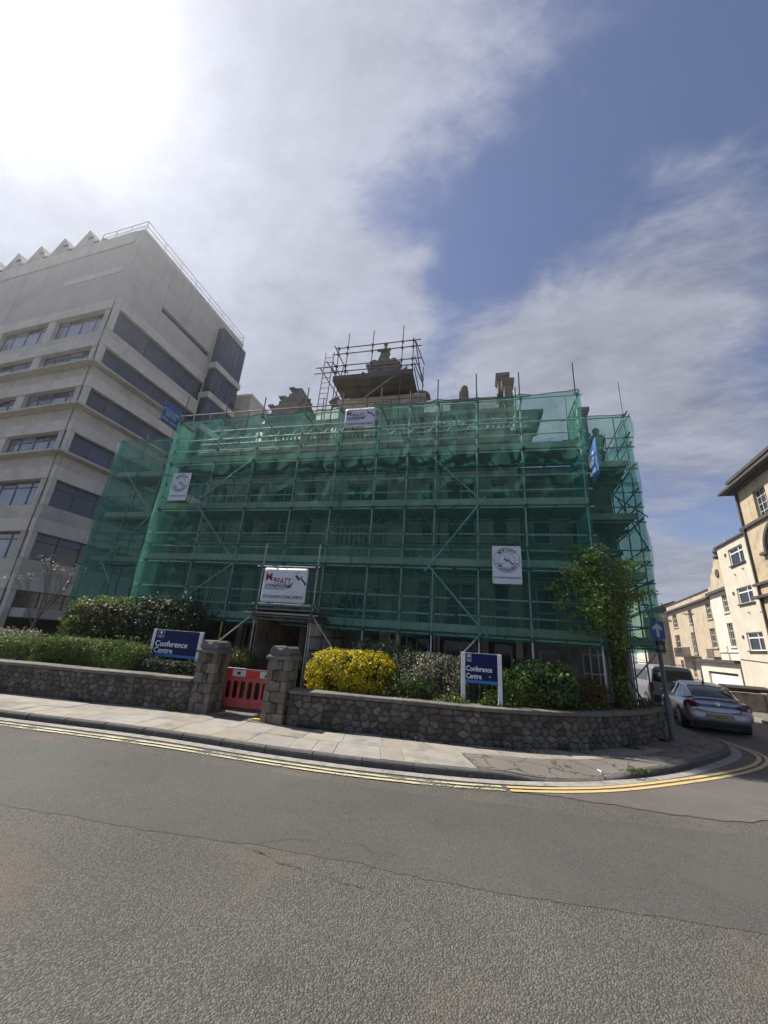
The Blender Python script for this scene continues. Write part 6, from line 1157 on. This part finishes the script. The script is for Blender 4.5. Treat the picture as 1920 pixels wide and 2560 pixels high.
two('purple_bush', 'tall purple and green leaved bush behind the left hedge', (-12.9, 11.7, 1.7), (1.6, .7, .98), 14000, .085, lp, 9, floor=.6, clumps=90, lump=.2, shoots=150, shoot_len=1.8)
P, dn, tone = blob(5200, (-12.9, 11.62, 1.95), (1.62, .7, 1.0), 59, 90, .13, 2.8, .6, .08, .18); leafmesh('young_foliage', P, dn, .085, lg2, bpy.data.objects['purple_bush'], tone + .2, 60)
two('laurel_bush', 'tall dark glossy laurel bush behind the left-hand blue sign', (-10.3, 11.6, 1.75), (1.55, .75, 1.15), 16000, .10, ld, 10, floor=.6, clumps=90, lump=.22, jitter=.9, shoots=170, shoot_len=2.2)
two('white_flowering_shrub', 'low shrub with white blossom at the far left edge', (-16.3, 11.3, 1.1), (1.25, .6, .5), 9000, .06, lv, 11, floor=.6, clumps=90, lump=.15)
two('box_bush', 'small rounded shrub with reddish tips just inside the gate', (-7.05, 10.9, 1.15), (.75, .42, .46), 8000, .045, lv if False else lr, 12, floor=.4)
P, dn, tone = blob(5000, (-7.05, 10.85, 1.15), (.76, .44, .46), 63, 90, .13, 2.8, .4, .08, .08); leafmesh('green_foliage', P, dn, .05, lg2, bpy.data.objects['box_bush'], tone, 64)
# ivy ground cover spilling over the coping
g = np.random.default_rng(15); C = crom([(x, y, 0) for x, y in [(-2.4, 9.75), (-.27, 9.95), (.6, 10.15), (1.5, 10.5), (2.4, 10.95), (3.1, 11.5), (4.5, 12.95), (5.0, 13.7)]], 30)
ii = g.integers(0, len(C), 9000); PP = np.array([C[i] for i in ii]); PP[:, 0] += g.normal(0, .06, 9000); PP[:, 1] += np.abs(g.normal(.10, .22, 9000)) + .02; PP[:, 2] = .80 + np.clip(g.normal(.07, .05, 9000), -.05, .25) * (1 + .6 * np.sin(ii * .31))
o = leafmesh('ground_ivy', PP, np.tile([0, -.2, 1.0], (9000, 1)), .055, livy, None, g.uniform(.2, 1, 9000), 16, .9, kind='stuff')
def tuft(name, pts, n, h, mat, seed):
    g = np.random.default_rng(seed); P = []
    for (x, y, r) in pts: q = np.stack([g.normal(x, r, n), g.normal(y, .04, n), .12 + np.abs(g.normal(0, h, n))], 1); P.append(q)
    P = np.concatenate(P); return leafmesh(name, P, np.tile([0, -.6, .8], (len(P), 1)), .05, mat, None, None, seed, .35, kind='stuff')
tuft('weeds', [(-7.35, 9.22, .14)], 260, .06, lg2, 21); tuft('wall_weeds', [(-3.85, 9.25, .15), (-3.1, 9.3, .18), (-1.6, 9.48, .35), (-.5, 9.55, .3), (.7, 9.8, .3), (2.0, 10.35, .3), (3.6, 11.5, .2), (4.8, 12.95, .1), (-9.9, 8.95, .3)], 170, .05, ld, 22); tuft('kerb_weeds', [(3.1, 9.45, .12), (2.9, 9.3, .08)], 90, .02, lg, 23)
# ivy-clad street tree
tr = thing('ivy_clad_tree', 'young tree with a thin open crown and ivy-covered trunk at the corner of the garden', 'tree', (3.72, 12.25, .7)); random.seed(8)
bx, by = 3.72, 12.25
m = MB(); m.tube((bx, by, .6), (bx + .03, by - .02, 1.6), .085, .075).tube((bx + .03, by - .02, 1.6), (bx, by - .1, 2.7), .075, .055).tube((bx, by - .1, 2.7), (bx + .06, by - .2, 3.7), .055, .035).tube((bx + .06, by - .2, 3.7), (bx + .12, by - .3, 4.8), .035, .012); m.build('trunk', bark, tr)
tips = []; g = random.Random(18)
for i in range(26):
    z = 2.4 + i * .085; a = g.uniform(0, 6.28); L = g.uniform(.6, 1.15) * (1.15 - abs(z - 3.3) * .28); e = Vector((bx + .02 + L * 1.15 * math.cos(a) - .16, by - .3 + .6 * L * math.sin(a), z + g.uniform(.15, .75))); b0 = Vector((bx + .03, by - .15, z)); mid = b0.lerp(e, .55) + Vector((0, 0, g.uniform(-.08, .1)))
    MB().tube(b0, mid, .018, .011, n=5).tube(mid, e, .011, .004, n=5).build('limb', bark, tr); tips += [e, mid, mid.lerp(e, .6), b0.lerp(mid, .75)]
gg = np.random.default_rng(19); Pc = []; tn = []
for t_ in tips:
    for _ in range(3):
        c = np.array(t_) + gg.normal(0, .13, 3); k = 25; Pc.append(c + gg.normal(0, 1, (k, 3)) * [.13, .11, .055]); tn += list(np.clip(gg.uniform(.25, .85) + gg.normal(0, .12, k), 0, 1))
Pc = np.concatenate(Pc); keep = Pc[:, 2] > 2.0; Pc = Pc[keep]; tn = np.array(tn)[keep]; leafmesh('crown', Pc, np.tile([0, -.3, .9], (len(Pc), 1)), .075, lt, tr, tn, 20, .8, .6)
k = 5200; zz = gg.uniform(.7, 2.95, k); aa = gg.uniform(0, 6.28, k); rad = .085 + .03 * np.sin(zz * 7 + aa) + .07 * (1 - zz / 3.2) + np.abs(gg.normal(0, .03, k)); PI_ = np.stack([bx + .01 + rad * np.cos(aa), by - .05 + rad * np.sin(aa), zz], 1)
leafmesh('ivy', PI_, np.stack([np.cos(aa), np.sin(aa), np.full(k, .5)], 1), .065, livy, tr, None, 24, .9)
sh = MB()
for a, b in (((bx + .2, by - .2, 2.2), (bx + 1.5, by + .1, 1.95)), ((bx + .3, by - .2, 2.5), (bx + 1.9, by + .3, 2.35)), ((bx + .5, by - .1, 4.1), (bx + 1.05, by - .2, 4.65))): sh.tube(a, b, .008, .003, n=4)
sh.build('twig', bark, tr)
# nearly bare young tree at far left
bt2 = thing('bare_tree', 'slender nearly bare tree with a few white blossoms in front of the office block', 'tree', (-16.75, 12.0, .6)); g = random.Random(28); m = MB(); tips = []
m.tube((-16.75, 12, .6), (-16.72, 12, 1.5), .085, .07).tube((-16.72, 12, 1.5), (-16.6, 12, 2.1), .05, .035); 
def br(p, d, L, r, dep):
    q = p + d * L; m.tube(p, q, r, r * .6, n=5)
    if dep == 0: tips.append(q); return
    for _ in range(3): dd = (d + Vector((g.uniform(-.42, .42), g.uniform(-.35, .35), g.uniform(-.05, .35)))).normalized(); br(q, dd, L * g.uniform(.6, .9), r * .55, dep - 1)
for i in range(5): br(Vector((-16.6, 12, 1.6 + i * .13)), Vector((g.uniform(-.6, .8), g.uniform(-.3, .3), 1)).normalized(), .8, .022, 3)
m.build('branch', bark, bt2); gg = np.random.default_rng(29); q = np.array([tips[i] for i in range(0, len(tips), 3)]); q = np.repeat(q, 7, 0) + gg.normal(0, .05, (len(q) * 7, 3)); leafmesh('blossom', q, np.tile([0, -.5, .8], (len(q), 1)), .055, lv, bt2, None, 30, .8)
MB().box(-16.9, -16.6, 11.7, 11.9, .6, 1.45).build('tree_stake', board_m, bt2)
print('objects', len(bpy.data.objects))
